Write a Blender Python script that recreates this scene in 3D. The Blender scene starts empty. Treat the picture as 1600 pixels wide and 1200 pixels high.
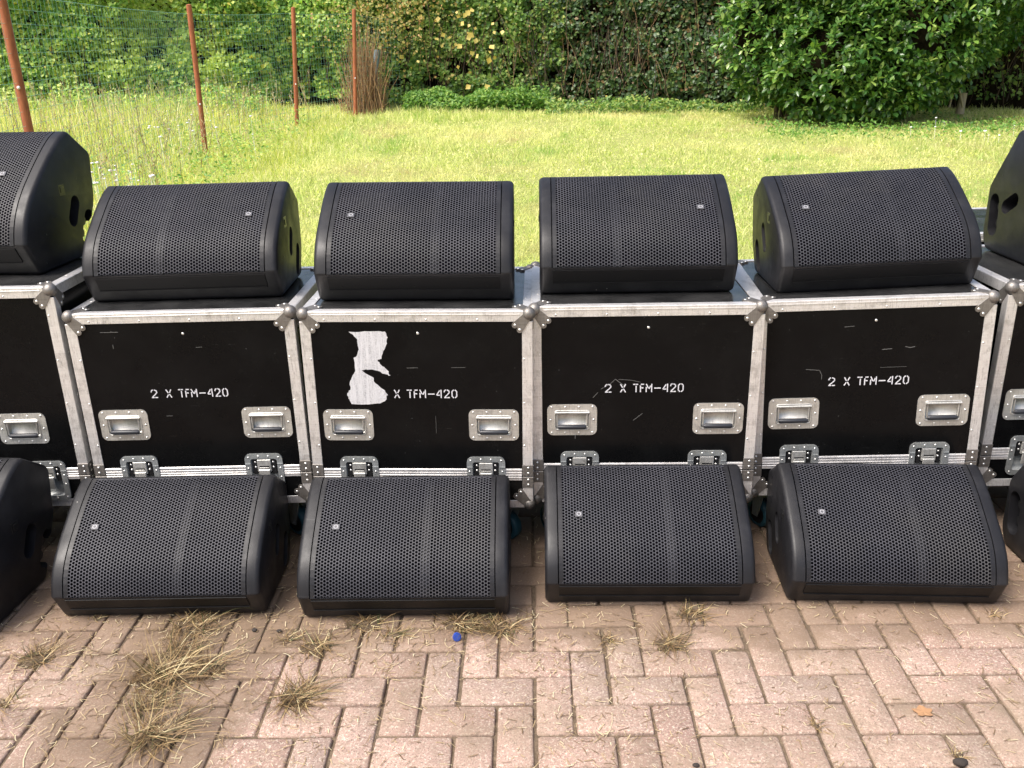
import bpy, bmesh, math, random
import numpy as np
from mathutils import Matrix, Vector, noise as mnoise
R = math.radians
random.seed(7); rng = np.random.default_rng(7)
sc = bpy.context.scene
COL = sc.collection

# ------------------------------------------------------------------ camera
F_PX, TH, RO, CAM_H = 1406.5, 0.3580, 0.0224, 1.6
cam = bpy.data.cameras.new('camera'); cam_o = bpy.data.objects.new('camera', cam); COL.objects.link(cam_o)
cam.sensor_width = 36.0; cam.lens = F_PX / 1600 * 36.0; cam.clip_end = 500; cam.clip_start = .02
fw = Vector((0, math.cos(TH), -math.sin(TH))); rt = Vector((1, 0, 0)); dn = Vector((0, -math.sin(TH), -math.cos(TH)))
rt2 = rt * math.cos(RO) + dn * math.sin(RO); dn2 = dn * math.cos(RO) - rt * math.sin(RO)
m = Matrix((rt2, -dn2, -fw)).transposed().to_4x4(); m.translation = (0, 0, CAM_H)
cam_o.matrix_world = m
sc.camera = cam_o

# ------------------------------------------------------------------ light
SUN_EL, SUN_AZ = R(57), R(-126)          # azimuth measured from +y (away from the camera) towards +x
w = bpy.data.worlds.new('World'); sc.world = w; w.use_nodes = True
nt = w.node_tree; bg = nt.nodes['Background']; sky = nt.nodes.new('ShaderNodeTexSky')
sky.sky_type = 'NISHITA'; sky.sun_disc = False; sky.sun_elevation = SUN_EL; sky.sun_rotation = SUN_AZ
sky.air_density = 1.0; sky.dust_density = 6.0; sky.ozone_density = 1.0
nt.links.new(sky.outputs[0], bg.inputs[0]); bg.inputs[1].default_value = 0.15
sl = bpy.data.lights.new('sun', 'SUN'); sl.energy = 2.7; sl.angle = R(28); sl.color = (1.0, .975, .94)
so = bpy.data.objects.new('sun', sl); COL.objects.link(so)
sd = Vector((math.cos(SUN_EL) * math.sin(SUN_AZ), math.cos(SUN_EL) * math.cos(SUN_AZ), math.sin(SUN_EL)))
so.rotation_euler = sd.to_track_quat('Z', 'Y').to_euler(); so.location = (0, 0, 12)
sc.view_settings.view_transform = 'Standard'; sc.view_settings.look = 'None'
sc.view_settings.exposure = 0.64; sc.view_settings.gamma = 1.0
sc.render.resolution_x = 1024; sc.render.resolution_y = 768
try:
    sc.cycles.max_bounces = 6; sc.cycles.transparent_max_bounces = 6
    sc.cycles.diffuse_bounces = 3; sc.cycles.glossy_bounces = 3; sc.cycles.transmission_bounces = 3
except Exception: pass

# ------------------------------------------------------------------ materials
class NT:
    def __init__(s, name):
        s.m = bpy.data.materials.new(name); s.m.use_nodes = True; s.t = s.m.node_tree
        s.b = s.t.nodes['Principled BSDF']; s.o = s.t.nodes['Material Output']
    def n(s, typ, **k):
        nd = s.t.nodes.new('ShaderNode' + typ)
        for a, v in k.items():
            if a.startswith('i_'):
                key = a[2:]; key = int(key) if key.isdigit() else key.replace('_', ' ')
                nd.inputs[key].default_value = v
            else: setattr(nd, a, v)
        return nd
    def l(s, a, b): s.t.links.new(a, b)
    def coord(s, scale=(1, 1, 1), kind='Object', vary=True):
        tc = s.n('TexCoord'); mp = s.n('Mapping'); src = tc.outputs[kind]; mp.inputs['Scale'].default_value = scale
        if vary:                                    # every copy gets its own wear
            oi = s.n('ObjectInfo'); mu = s.n('VectorMath', operation='SCALE'); mu.inputs[0].default_value = (37.0, 0.0, 23.0); s.l(oi.outputs['Random'], mu.inputs['Scale'])
            ad = s.n('VectorMath', operation='ADD'); s.l(src, ad.inputs[0]); s.l(mu.outputs[0], ad.inputs[1]); src = ad.outputs[0]
        s.l(src, mp.inputs[0]); return mp.outputs[0]
    def noise(s, vec, scale, detail=4, rough=.6):
        nd = s.n('TexNoise'); nd.inputs['Scale'].default_value = scale; nd.inputs['Detail'].default_value = detail
        nd.inputs['Roughness'].default_value = rough
        if vec is not None: s.l(vec, nd.inputs['Vector'])
        return nd.outputs['Fac']
    def ramp(s, fac, stops):
        r = s.n('ValToRGB'); e = r.color_ramp.elements
        while len(e) < len(stops): e.new(.5)
        for el, (p, c) in zip(e, stops):
            el.position = p; el.color = (c, c, c, 1) if isinstance(c, (int, float)) else (*c, 1)
        s.l(fac, r.inputs[0]); return r.outputs['Color']
    def mix(s, fac, a, b, mode='MIX'):
        x = s.n('Mix', data_type='RGBA', blend_type=mode)
        for sock, v in ((x.inputs[0], fac), (x.inputs[6], a), (x.inputs[7], b)):
            if isinstance(v, (int, float)): sock.default_value = v
            elif isinstance(v, tuple): sock.default_value = (*v, 1)
            else: s.l(v, sock)
        return x.outputs[2]
    def bump(s, h, strength, dist):
        b = s.n('Bump'); b.inputs['Strength'].default_value = strength; b.inputs['Distance'].default_value = dist
        s.l(h, b.inputs['Height']); s.l(b.outputs[0], s.b.inputs['Normal'])
    def set(s, **k):
        for a, v in k.items():
            i = s.b.inputs[a.replace('_', ' ')]
            if isinstance(v, (int, float)): i.default_value = v
            elif isinstance(v, tuple): i.default_value = (*v, 1)
            else: s.l(v, i)

def m_plain(name, col, rough=.5, metal=0., spec=.5, bump=None):
    x = NT(name); x.set(Base_Color=col, Roughness=rough, Metallic=metal, Specular_IOR_Level=spec)
    if bump: x.bump(x.noise(x.coord(), bump[0], 3), bump[1], bump[2])
    return x.m

M = {}
# cabinet paint: textured charcoal polyurea with rubbed dusty patches
x = NT('cabinet_paint'); v = x.coord()
d = x.ramp(x.noise(v, 9, 5, .65), [(.48, 0), (.72, 1)])
vo = x.n('TexVoronoi', feature='F1'); vo.inputs['Scale'].default_value = 26; x.l(v, vo.inputs['Vector'])
chip = x.mix(1.0, x.ramp(vo.outputs['Distance'], [(.035, 1), (.06, 0)]), x.ramp(x.noise(v, 6, 2), [(.56, 0), (.62, 1)]), 'MULTIPLY')
scuf = x.mix(1.0, x.ramp(x.noise(x.coord((1, 4, 30)), 6, 6, .8), [(.62, 0), (.70, 1)]), x.ramp(x.noise(v, 4, 3), [(.5, 0), (.65, 1)]), 'MULTIPLY')
cb = x.mix(d, (.0115, .0115, .0135), (.024, .024, .027)); cb = x.mix(x.mix(.35, (0, 0, 0), scuf), cb, (.10, .10, .10)); cb = x.mix(x.mix(.8, (0, 0, 0), chip), cb, (.30, .29, .27))
x.set(Base_Color=cb, Roughness=x.ramp(x.noise(v, 22, 4), [(.3, .36), (.7, .52)]), Specular_IOR_Level=.33)
x.bump(x.noise(v, 420, 2), .35, .0006); M['cab'] = x.m
x = NT('grille_paint'); v = x.coord()
d = x.ramp(x.noise(v, 6, 5, .7), [(.42, 0), (.75, 1)])
d2 = x.ramp(x.noise(v, 2.2, 4, .6), [(.50, 0), (.70, 1)])
x.set(Base_Color=x.mix(x.mix(.5, (0, 0, 0), d2), x.mix(d, (.032, .033, .042), (.052, .052, .063)), (.072, .069, .064)), Roughness=.62, Specular_IOR_Level=.45)
M['grille'] = x.m
M['trim'] = m_plain('trim_plastic', (.006, .006, .007), .5, spec=.25)
M['foam'] = m_plain('acoustic_foam', (.0025, .0025, .004), .95, spec=.05)
M['socket'] = m_plain('black_plastic', (.012, .012, .013), .35)
x = NT('badge_metal'); x.set(Base_Color=(.085, .085, .095), Metallic=.0, Roughness=.5); M['badge'] = x.m
M['badge_ring'] = m_plain('badge_print', (.34, .34, .36), .5)
# case laminate: black phenolic ply, fine scratches and white specks
x = NT('case_laminate'); v = x.coord()
sc1 = x.ramp(x.noise(x.coord((1.2, 1.2, 60)), 5, 6, .75), [(.66, 0), (.71, 1)])
sc1b = x.ramp(x.noise(v, 5, 2), [(.46, 0), (.58, 1)])
vor = x.n('TexVoronoi', feature='F1'); vor.inputs['Scale'].default_value = 38; x.l(v, vor.inputs['Vector'])
sp = x.ramp(vor.outputs['Distance'], [(.030, 1), (.05, 0)])
spm = x.ramp(x.noise(v, 7, 2), [(.52, 0), (.60, 1)])
mk = x.mix(1.0, x.mix(1.0, sc1, sc1b, 'MULTIPLY'), x.mix(1.0, sp, spm, 'MULTIPLY'), 'ADD')
du = x.ramp(x.noise(v, 3.5, 6, .7), [(.45, 0), (.85, 1)])
base = x.mix(du, (.0032, .0033, .0036), (.0078, .0080, .0082))
x.set(Base_Color=x.mix(x.mix(.6, (0, 0, 0), mk), base, (.26, .26, .25)), Roughness=x.ramp(x.noise(v, 12, 5, .7), [(.3, .16), (.75, .34)]), Specular_IOR_Level=.12)
x.bump(x.noise(v, 260, 2), .12, .0004); M['lam'] = x.m
x = NT('case_top_laminate'); v = x.coord(); d = x.ramp(x.noise(v, 5, 7, .75), [(.40, 0), (.75, 1)])  # dusty top laminate; its lighter colour also stands in for reflected sky
x.set(Base_Color=x.mix(d, (.012, .012, .0125), (.055, .055, .055)), Roughness=x.ramp(x.noise(v, 14, 5, .7), [(.3, .10), (.75, .30)]), Specular_IOR_Level=.75)
x.bump(x.noise(v, 160, 3), .15, .0004); M['lamtop'] = x.m
# worn aluminium extrusion
def metal(name, c0, c1, rough, sc=(3, 3, 3), dirt=.55, mt=.72):
    x = NT(name); v = x.coord(); g = x.noise(x.coord((90, 90, 4)), 3, 4, .7); h = x.noise(x.coord((4, 90, 90)), 3, 4, .7)
    gr = x.mix(.5, g, h)
    dd = x.ramp(x.noise(v, 16, 7, .75), [(.50, 0), (.66, 1)])
    wear = x.ramp(x.noise(x.coord((60, 60, 7)), 4, 6, .8), [(.55, 0), (.66, 1)])
    col = x.mix(x.ramp(gr, [(.3, 0), (.7, 1)]), c0, c1)
    col = x.mix(x.mix(dirt, (0, 0, 0), dd), col, (.17, .155, .135))
    col = x.mix(x.mix(.55, (0, 0, 0), wear), col, (.12, .11, .10))
    x.set(Base_Color=col, Metallic=mt, Roughness=x.ramp(gr, [(.3, rough), (.7, rough + .16)]))
    x.bump(x.noise(v, 120, 3), .2, .0006); return x.m
M['alu'] = metal('worn_aluminium', (.62, .60, .59), (.86, .85, .84), .36, dirt=.42, mt=.6)
M['ball'] = metal('ball_corner_steel', (.15, .14, .13), (.32, .30, .28), .42, dirt=.75)
M['zinc'] = metal('zinc_plated_steel', (.48, .48, .45), (.68, .67, .64), .40, dirt=.45)
M['zincd'] = metal('latch_steel', (.34, .36, .36), (.52, .54, .54), .40, dirt=.4)
M['rivet'] = m_plain('rivet_steel', (.78, .77, .74), .28, .8)
M['rubber'] = m_plain('black_rubber', (.022, .024, .03), .42, bump=(150, .3, .0005))
M['tyre'] = m_plain('blue_tyre_rubber', (.022, .085, .115), .5)
M['scratch'] = m_plain('bare_scratch', (.12, .12, .115), .7)
M['white'] = m_plain('stencil_white_paint', (.62, .62, .66), .6)
x = NT('tape_residue'); v = x.coord((1, 1, 1))
t1 = x.ramp(x.noise(x.coord((40, 1, 3)), 2.4, 6, .85), [(.40, 0), (.60, 1)])
t2 = x.ramp(x.noise(v, 220, 3, .8), [(.35, 0), (.65, 1)])
x.set(Base_Color=x.mix(t2, x.mix(t1, (.26, .26, .28), (.66, .66, .68)), (.60, .60, .62)), Roughness=.85); M['tape'] = x.m

def leaf_mat(name, stops, rough=.45, trans=.35, patch=None, spec=.4):
    """stops: colours chosen per leaf; patch: (scale, colour, lo, hi) blends large patches"""
    x = NT(name); g = x.n('NewGeometry')
    c = x.ramp(g.outputs['Random Per Island'], stops)
    if patch:
        tc = x.n('TexCoord')
        for (s_, col, lo, hi) in patch:
            f = x.ramp(x.noise(tc.outputs['Object'], s_, 4, .6), [(lo, 0), (hi, 1)])
            c = x.mix(f, c, col)
    x.set(Base_Color=c, Roughness=rough, Specular_IOR_Level=spec)
    tr = x.n('BsdfTranslucent'); x.l(x.mix(.5, c, (.28, .36, .03), 'SCREEN') if False else c, tr.inputs['Color'])
    hs = x.n('HueSaturation'); hs.inputs['Saturation'].default_value = 1.15; hs.inputs['Value'].default_value = 1.5
    x.l(c, hs.inputs['Color']); x.l(hs.outputs[0], tr.inputs['Color'])
    mx = x.n('MixShader'); mx.inputs[0].default_value = trans
    x.l(x.b.outputs[0], mx.inputs[1]); x.l(tr.outputs[0], mx.inputs[2]); x.l(mx.outputs[0], x.o.inputs['Surface'])
    return x.m
M['lawn'] = leaf_mat('lawn_blades', [(0, (.28, .36, .09)), (.35, (.48, .56, .18)), (.7, (.64, .68, .28)), (1, (.80, .76, .46))], .5, .5,
                     patch=[(.35, (.74, .72, .36), .46, .62), (.9, (.50, .42, .24), .56, .70), (1.4, (.26, .42, .09), .54, .68), (6., (.78, .72, .40), .58, .70)])
M['meadow'] = leaf_mat('meadow_blades', [(0, (.32, .42, .08)), (.4, (.56, .61, .14)), (.75, (.76, .74, .34)), (1, (.80, .72, .46))], .5, .45,
                       patch=[(.8, (.55, .48, .20), .58, .78)])
M['straw'] = leaf_mat('straw', [(0, (.13, .085, .045)), (.35, (.28, .20, .11)), (.7, (.48, .38, .22)), (1, (.70, .62, .42))], .55, .2)
M['tuft'] = leaf_mat('tuft_blades', [(0, (.06, .08, .025)), (.2, (.10, .065, .032)), (.5, (.20, .125, .06)), (.75, (.32, .215, .10)), (.92, (.46, .36, .18)), (1, (.68, .60, .36))], .55, .10)
M['ivy'] = leaf_mat('ivy_leaves', [(0, (.09, .22, .04)), (.5, (.26, .44, .09)), (.82, (.48, .60, .14)), (.96, (.56, .62, .15)), (1, (.70, .58, .12))], .42, .35, patch=[(.5, (.50, .60, .14), .52, .70)])
M['ivy2'] = leaf_mat('vine_leaves', [(0, (.055, .13, .03)), (.5, (.15, .27, .05)), (.86, (.26, .36, .08)), (.97, (.34, .36, .10)), (1, (.50, .38, .12))], .45, .3)
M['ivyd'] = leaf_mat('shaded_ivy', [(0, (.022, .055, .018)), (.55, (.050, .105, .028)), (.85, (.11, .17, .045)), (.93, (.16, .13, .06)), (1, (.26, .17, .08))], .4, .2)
M['laurel'] = leaf_mat('laurel_leaves', [(0, (.03, .09, .02)), (.5, (.075, .17, .03)), (.88, (.16, .28, .05)), (1, (.30, .40, .10))], .3, .2, spec=.6)
M['yellow'] = leaf_mat('yellow_leaves', [(0, (.55, .42, .08)), (1, (.75, .62, .22))], .5, .35)
M['nettle'] = leaf_mat('weed_leaves', [(0, (.07, .17, .03)), (.6, (.15, .30, .05)), (1, (.32, .45, .10))], .5, .35)
M['twig'] = leaf_mat('twigs', [(0, (.035, .025, .017)), (.7, (.08, .055, .035)), (1, (.20, .145, .085))], .8, 0.05)
M['drystalk'] = leaf_mat('dry_stalks', [(0, (.30, .17, .09)), (1, (.50, .33, .18))], .8, .2)
M['orange'] = leaf_mat('turning_leaves', [(0, (.16, .22, .05)), (.5, (.32, .33, .08)), (.8, (.48, .36, .12)), (1, (.45, .24, .10))], .5, .35)
M['petal'] = m_plain('white_petals', (.85, .82, .86), .6)
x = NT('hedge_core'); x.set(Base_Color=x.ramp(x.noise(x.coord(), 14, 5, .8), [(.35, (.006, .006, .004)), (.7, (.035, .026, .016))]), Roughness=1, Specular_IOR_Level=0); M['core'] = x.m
x = NT('rusty_post'); v = x.coord()
x.set(Base_Color=x.ramp(x.noise(x.coord((1, 1, .35)), 22, 6, .75), [(.3, (.24, .065, .03)), (.6, (.40, .13, .055)), (.8, (.30, .10, .06))]), Roughness=.8); x.bump(x.noise(v, 130, 3), .4, .001); M['rust'] = x.m
M['wire'] = m_plain('green_wire_coating', (.20, .42, .33), .45)
M['concrete'] = m_plain('grey_blue_post', (.20, .26, .29), .8)
M['wood'] = m_plain('weathered_wood', (.36, .30, .20), .85)
M['blue'] = m_plain('blue_plastic', (.03, .08, .40), .3)
M['dleaf'] = m_plain('dry_leaf', (.36, .20, .10), .8)
M['rootsoil'] = m_plain('root_soil', (.12, .088, .060), 1., spec=.1, bump=(300, 1., .004))
M['dirtclod'] = m_plain('dark_clod', (.035, .028, .024), .95)
# pavers
x = NT('paver_concrete'); v = x.coord(vary=False); g = x.n('NewGeometry')
pc = x.ramp(g.outputs['Random Per Island'], [(0, (.300, .195, .162)), (.35, (.365, .245, .202)), (.7, (.415, .288, .238)), (1, (.325, .238, .205))])
fine = x.noise(v, 150, 5, .8); mid = x.noise(v, 55, 4, .75)
pc = x.mix(x.ramp(fine, [(.535, 0), (.58, 1)]), pc, (.62, .53, .43))
pc = x.mix(x.ramp(x.noise(v, 190, 3, .7), [(.555, 0), (.60, 1)]), pc, (.20, .145, .115))
pc = x.mix(x.ramp(mid, [(.45, .0), (.66, .6)]), pc, (.28, .20, .155))
st = x.ramp(x.noise(v, 2.6, 6, .75), [(.42, 0), (.66, .85)])
pc = x.mix(st, pc, (.25, .19, .135))
ps = x.ramp(x.noise(v, 24, 5, .8), [(.60, 0), (.70, .6)]); pc = x.mix(ps, pc, (.13, .10, .075))
# darker brown band under and just in front of the monitors
sx = x.n('SeparateXYZ'); x.l(v, sx.inputs[0])
yb = x.n('MapRange'); yb.inputs['From Min'].default_value = 2.02; yb.inputs['From Max'].default_value = 2.5; x.l(sx.outputs['Y'], yb.inputs['Value'])
wob = x.n('Math', operation='MULTIPLY_ADD'); x.l(x.noise(v, 5, 5, .7), wob.inputs[0]); wob.inputs[1].default_value = 1.3; x.l(yb.outputs[0], wob.inputs[2])
ground_tone = x.ramp(wob.outputs[0], [(.75, 0), (1.0, 1)])
pc = x.mix(x.mix(.75, (0, 0, 0), ground_tone), pc, (.20, .14, .095))
ax = x.n('Math', operation='ADD'); x.l(sx.outputs['X'], ax.inputs[0]); ax.inputs[1].default_value = .93
ay = x.n('Math', operation='MULTIPLY_ADD'); x.l(sx.outputs['Y'], ay.inputs[0]); ay.inputs[1].default_value = -.22; ay.inputs[2].default_value = .44
sm = x.n('Math', operation='ADD'); x.l(ax.outputs[0], sm.inputs[0]); x.l(ay.outputs[0], sm.inputs[1])
ab = x.n('Math', operation='ABSOLUTE'); x.l(sm.outputs[0], ab.inputs[0])
nz = x.n('Math', operation='MULTIPLY_ADD'); x.l(x.noise(v, 7, 5, .7), nz.inputs[0]); nz.inputs[1].default_value = -.42; x.l(ab.outputs[0], nz.inputs[2])
trail = x.ramp(nz.outputs[0], [(.0, 1), (.10, 0)]); trail.node.color_ramp.elements[0].position = -.0
pc = x.mix(x.mix(.7, (0, 0, 0), trail), pc, (.17, .12, .08))
x.set(Base_Color=pc, Roughness=.9, Specular_IOR_Level=.25)
hm = x.mix(.6, fine, mid); x.bump(hm, .75, .003); M['paver'] = x.m
x = NT('joint_sand'); v = x.coord()
x.set(Base_Color=x.ramp(x.noise(v, 45, 6, .8), [(.3, (.10, .075, .052)), (.55, (.20, .15, .105)), (.75, (.32, .25, .17))]), Roughness=1, Specular_IOR_Level=.1)
x.bump(x.noise(v, 140, 4, .8), 1, .006); M['sand'] = x.m
x = NT('soil_and_thatch'); v = x.coord()
c0 = x.ramp(x.noise(v, 30, 6, .8), [(.3, (.22, .25, .08)), (.55, (.42, .44, .15)), (.75, (.56, .48, .24))])
x.set(Base_Color=c0, Roughness=1, Specular_IOR_Level=.1); x.bump(x.noise(v, 60, 5, .8), 1, .02); M['soil'] = x.m

# ------------------------------------------------------------------ mesh helpers
class MB:
    def __init__(s): s.v = []; s.f = []; s.mi = []; s.sm = []
    def add(s, vs, fs, mi=0, smooth=False, T=None):
        o = len(s.v)
        if T is not None: vs = [tuple(T @ Vector(p)) for p in vs]
        s.v += [tuple(p) for p in vs]; s.f += [tuple(i + o for i in f) for f in fs]
        s.mi += [mi] * len(fs); s.sm += [smooth] * len(fs)
    def box(s, x0, x1, y0, y1, z0, z1, b=0., mi=0, T=None):
        if b <= 0:
            vs = [(x, y, z) for x in (x0, x1) for y in (y0, y1) for z in (z0, z1)]
            fs = [(0, 1, 3, 2), (4, 6, 7, 5), (0, 4, 5, 1), (2, 3, 7, 6), (0, 2, 6, 4), (1, 5, 7, 3)]
            s.add(vs, fs, mi, T=T); return
        bm = bmesh.new(); bmesh.ops.create_cube(bm, size=1)
        for v in bm.verts: v.co = ((x0 + x1) / 2 + v.co.x * (x1 - x0), (y0 + y1) / 2 + v.co.y * (y1 - y0), (z0 + z1) / 2 + v.co.z * (z1 - z0))
        bmesh.ops.bevel(bm, geom=bm.edges[:], offset=b, segments=1, affect='EDGES')
        bm.verts.index_update(); s.add([v.co[:] for v in bm.verts], [[v.index for v in f.verts] for f in bm.faces], mi, T=T); bm.free()
    def prism(s, poly, a, b, axis='y', mi=0, T=None, smooth=False):
        """poly of 2D points extruded between a and b along axis"""
        n = len(poly)
        def P(p, t):
            return (p[0], t, p[1]) if axis == 'y' else ((t, p[0], p[1]) if axis == 'x' else (p[0], p[1], t))
        vs = [P(p, a) for p in poly] + [P(p, b) for p in poly]
        fs = [tuple(range(n)), tuple(range(2 * n - 1, n - 1, -1))]
        s.add(vs, fs, mi, T=T)
        s.add(vs, [(i, i + n, (i + 1) % n + n, (i + 1) % n) for i in range(n)], mi, smooth, T=T)
    def ring(s, outer, inner, a, b, mi=0, T=None):
        """flat frame between two loops with the same count, in xz, front at y=a, back at y=b"""
        n = len(outer)
        vs = [(p[0], a, p[1]) for p in outer] + [(p[0], a, p[1]) for p in inner] + [(p[0], b, p[1]) for p in outer] + [(p[0], b, p[1]) for p in inner]
        fs = []
        for i in range(n):
            j = (i + 1) % n
            fs += [(i, j, n + j, n + i), (i, 2 * n + i, 2 * n + j, j), (n + i, n + j, 3 * n + j, 3 * n + i), (2 * n + i, 3 * n + i, 3 * n + j, 2 * n + j)]
        s.add(vs, fs, mi, T=T)
    def dome(s, c, nrm, r, h=.45, seg=8, mi=0, T=None):
        nrm = Vector(nrm).normalized(); q = nrm.to_track_quat('Z', 'Y'); c = Vector(c); vs = []
        for (rr, hh) in ((1, 0), (.75, .66)):
            for k in range(seg):
                a = 2 * math.pi * k / seg; vs.append(c + q @ Vector((r * rr * math.cos(a), r * rr * math.sin(a), r * h * hh)))
        vs.append(c + nrm * r * h)
        fs = [(k, (k + 1) % seg, seg + (k + 1) % seg, seg + k) for k in range(seg)] + [(seg + k, seg + (k + 1) % seg, 2 * seg) for k in range(seg)]
        s.add(vs, fs, mi, True, T=T)
    def tube(s, pts, rad, seg=8, mi=0, T=None, cap=True):
        pts = [Vector(p) for p in pts]; n = len(pts); rads = rad if isinstance(rad, (list, tuple)) else [rad] * n; vs = []
        up = Vector((.13, .2, 1)).normalized()
        for i, p in enumerate(pts):
            t = (pts[min(i + 1, n - 1)] - pts[max(i - 1, 0)]).normalized()
            a = t.cross(up); a = a.normalized() if a.length > 1e-4 else Vector((1, 0, 0)); b = t.cross(a)
            for k in range(seg):
                an = 2 * math.pi * k / seg; vs.append(p + (a * math.cos(an) + b * math.sin(an)) * rads[i])
        fs = [(i * seg + k, i * seg + (k + 1) % seg, (i + 1) * seg + (k + 1) % seg, (i + 1) * seg + k) for i in range(n - 1) for k in range(seg)]
        s.add(vs, fs, mi, True, T=T)
        if cap: s.add(vs, [tuple(range(seg))[::-1], tuple(range((n - 1) * seg, n * seg))], mi, False, T=T)
    def sphere(s, c, r, mi=0, T=None, seg=16, rings=10, sc=(1, 1, 1)):
        vs = []; fs = []
        for i in range(rings + 1):
            ph = math.pi * i / rings
            for k in range(seg):
                a = 2 * math.pi * k / seg; vs.append((c[0] + r * sc[0] * math.sin(ph) * math.cos(a), c[1] + r * sc[1] * math.sin(ph) * math.sin(a), c[2] + r * sc[2] * math.cos(ph)))
        for i in range(rings):
            for k in range(seg): fs.append((i * seg + k, (i + 1) * seg + k, (i + 1) * seg + (k + 1) % seg, i * seg + (k + 1) % seg))
        s.add(vs, fs, mi, True, T=T)
    def mesh(s, name, mats):
        me = bpy.data.meshes.new(name); me.from_pydata(s.v, [], s.f); me.validate()
        for mm in mats: me.materials.append(mm)
        if len(me.polygons) == len(s.f):
            me.polygons.foreach_set('material_index', s.mi); me.polygons.foreach_set('use_smooth', s.sm)
        bm = bmesh.new(); bm.from_mesh(me); bmesh.ops.recalc_face_normals(bm, faces=bm.faces[:]); bm.to_mesh(me); bm.free()
        return me
    def build(s, name, mats, parent=None):
        if not isinstance(mats, (list, tuple)): mats = [mats]
        return link(name, s.mesh(name, mats), parent)
class RV:
    def __init__(s, mb): s.mb = mb
    def dome(s, *a, **k): k['mi'] = 2; s.mb.dome(*a, **k)
def link(name, data, parent=None):
    o = bpy.data.objects.new(name, data); COL.objects.link(o)
    if parent: o.parent = parent
    return o
def tag(o, label=None, cat=None, group=None, kind=None):
    if label: o['label'] = label
    if cat: o['category'] = cat
    if group: o['group'] = group
    if kind: o['kind'] = kind
    return o
def thing(name, loc=(0, 0, 0), rot=(0, 0, 0), **k):
    o = link(name, None); o.location = loc; o.rotation_euler = rot; o.empty_display_size = .1; return tag(o, **k)
def copy_tree(o, parent=None):
    c = o.copy(); COL.objects.link(c)
    if parent is not None: c.parent = parent
    for ch in list(o.children): copy_tree(ch, c)
    return c
def rrect(x0, x1, z0, z1, r, n=4):
    pts = []
    for cx, cz, a0 in ((x1 - r, z0 + r, -90), (x1 - r, z1 - r, 0), (x0 + r, z1 - r, 90), (x0 + r, z0 + r, 180)):
        for k in range(n + 1):
            a = R(a0 + 90 * k / n); pts.append((cx + r * math.cos(a), cz + r * math.sin(a)))
    return pts
def ground_z(x, y):
    if y < 3.45: return -.02
    t = min(max((y - 3.45) / 13.5, 0), 1); z = .46 * (t * t * (3 - 2 * t)) ** 1.2 - .011 * max(min(x, 9.), 0) * t
    z += .0 if y < 3.9 else .035 * mnoise.noise(Vector((x * .35, y * .35, 0))) * min(1, (y - 3.9) / 3)
    return z
def np_mesh(name, V, faces_list, mats, smooth=False):
    """V: (n,3) array; faces_list: list of (k-gon index arrays)"""
    me = bpy.data.meshes.new(name); me.vertices.add(len(V)); me.vertices.foreach_set('co', V.astype(np.float32).ravel())
    loops = np.concatenate([f.ravel() for f in faces_list]); tot = np.concatenate([np.full(len(f), f.shape[1]) for f in faces_list])
    start = np.concatenate([[0], np.cumsum(tot)[:-1]])
    me.loops.add(len(loops)); me.loops.foreach_set('vertex_index', loops.astype(np.int32))
    me.polygons.add(len(tot)); me.polygons.foreach_set('loop_start', start.astype(np.int32)); me.polygons.foreach_set('loop_total', tot.astype(np.int32))
    if smooth: me.polygons.foreach_set('use_smooth', [True] * len(tot))
    for mm in mats: me.materials.append(mm)
    me.update(calc_edges=True); me.validate(); return me

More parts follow.
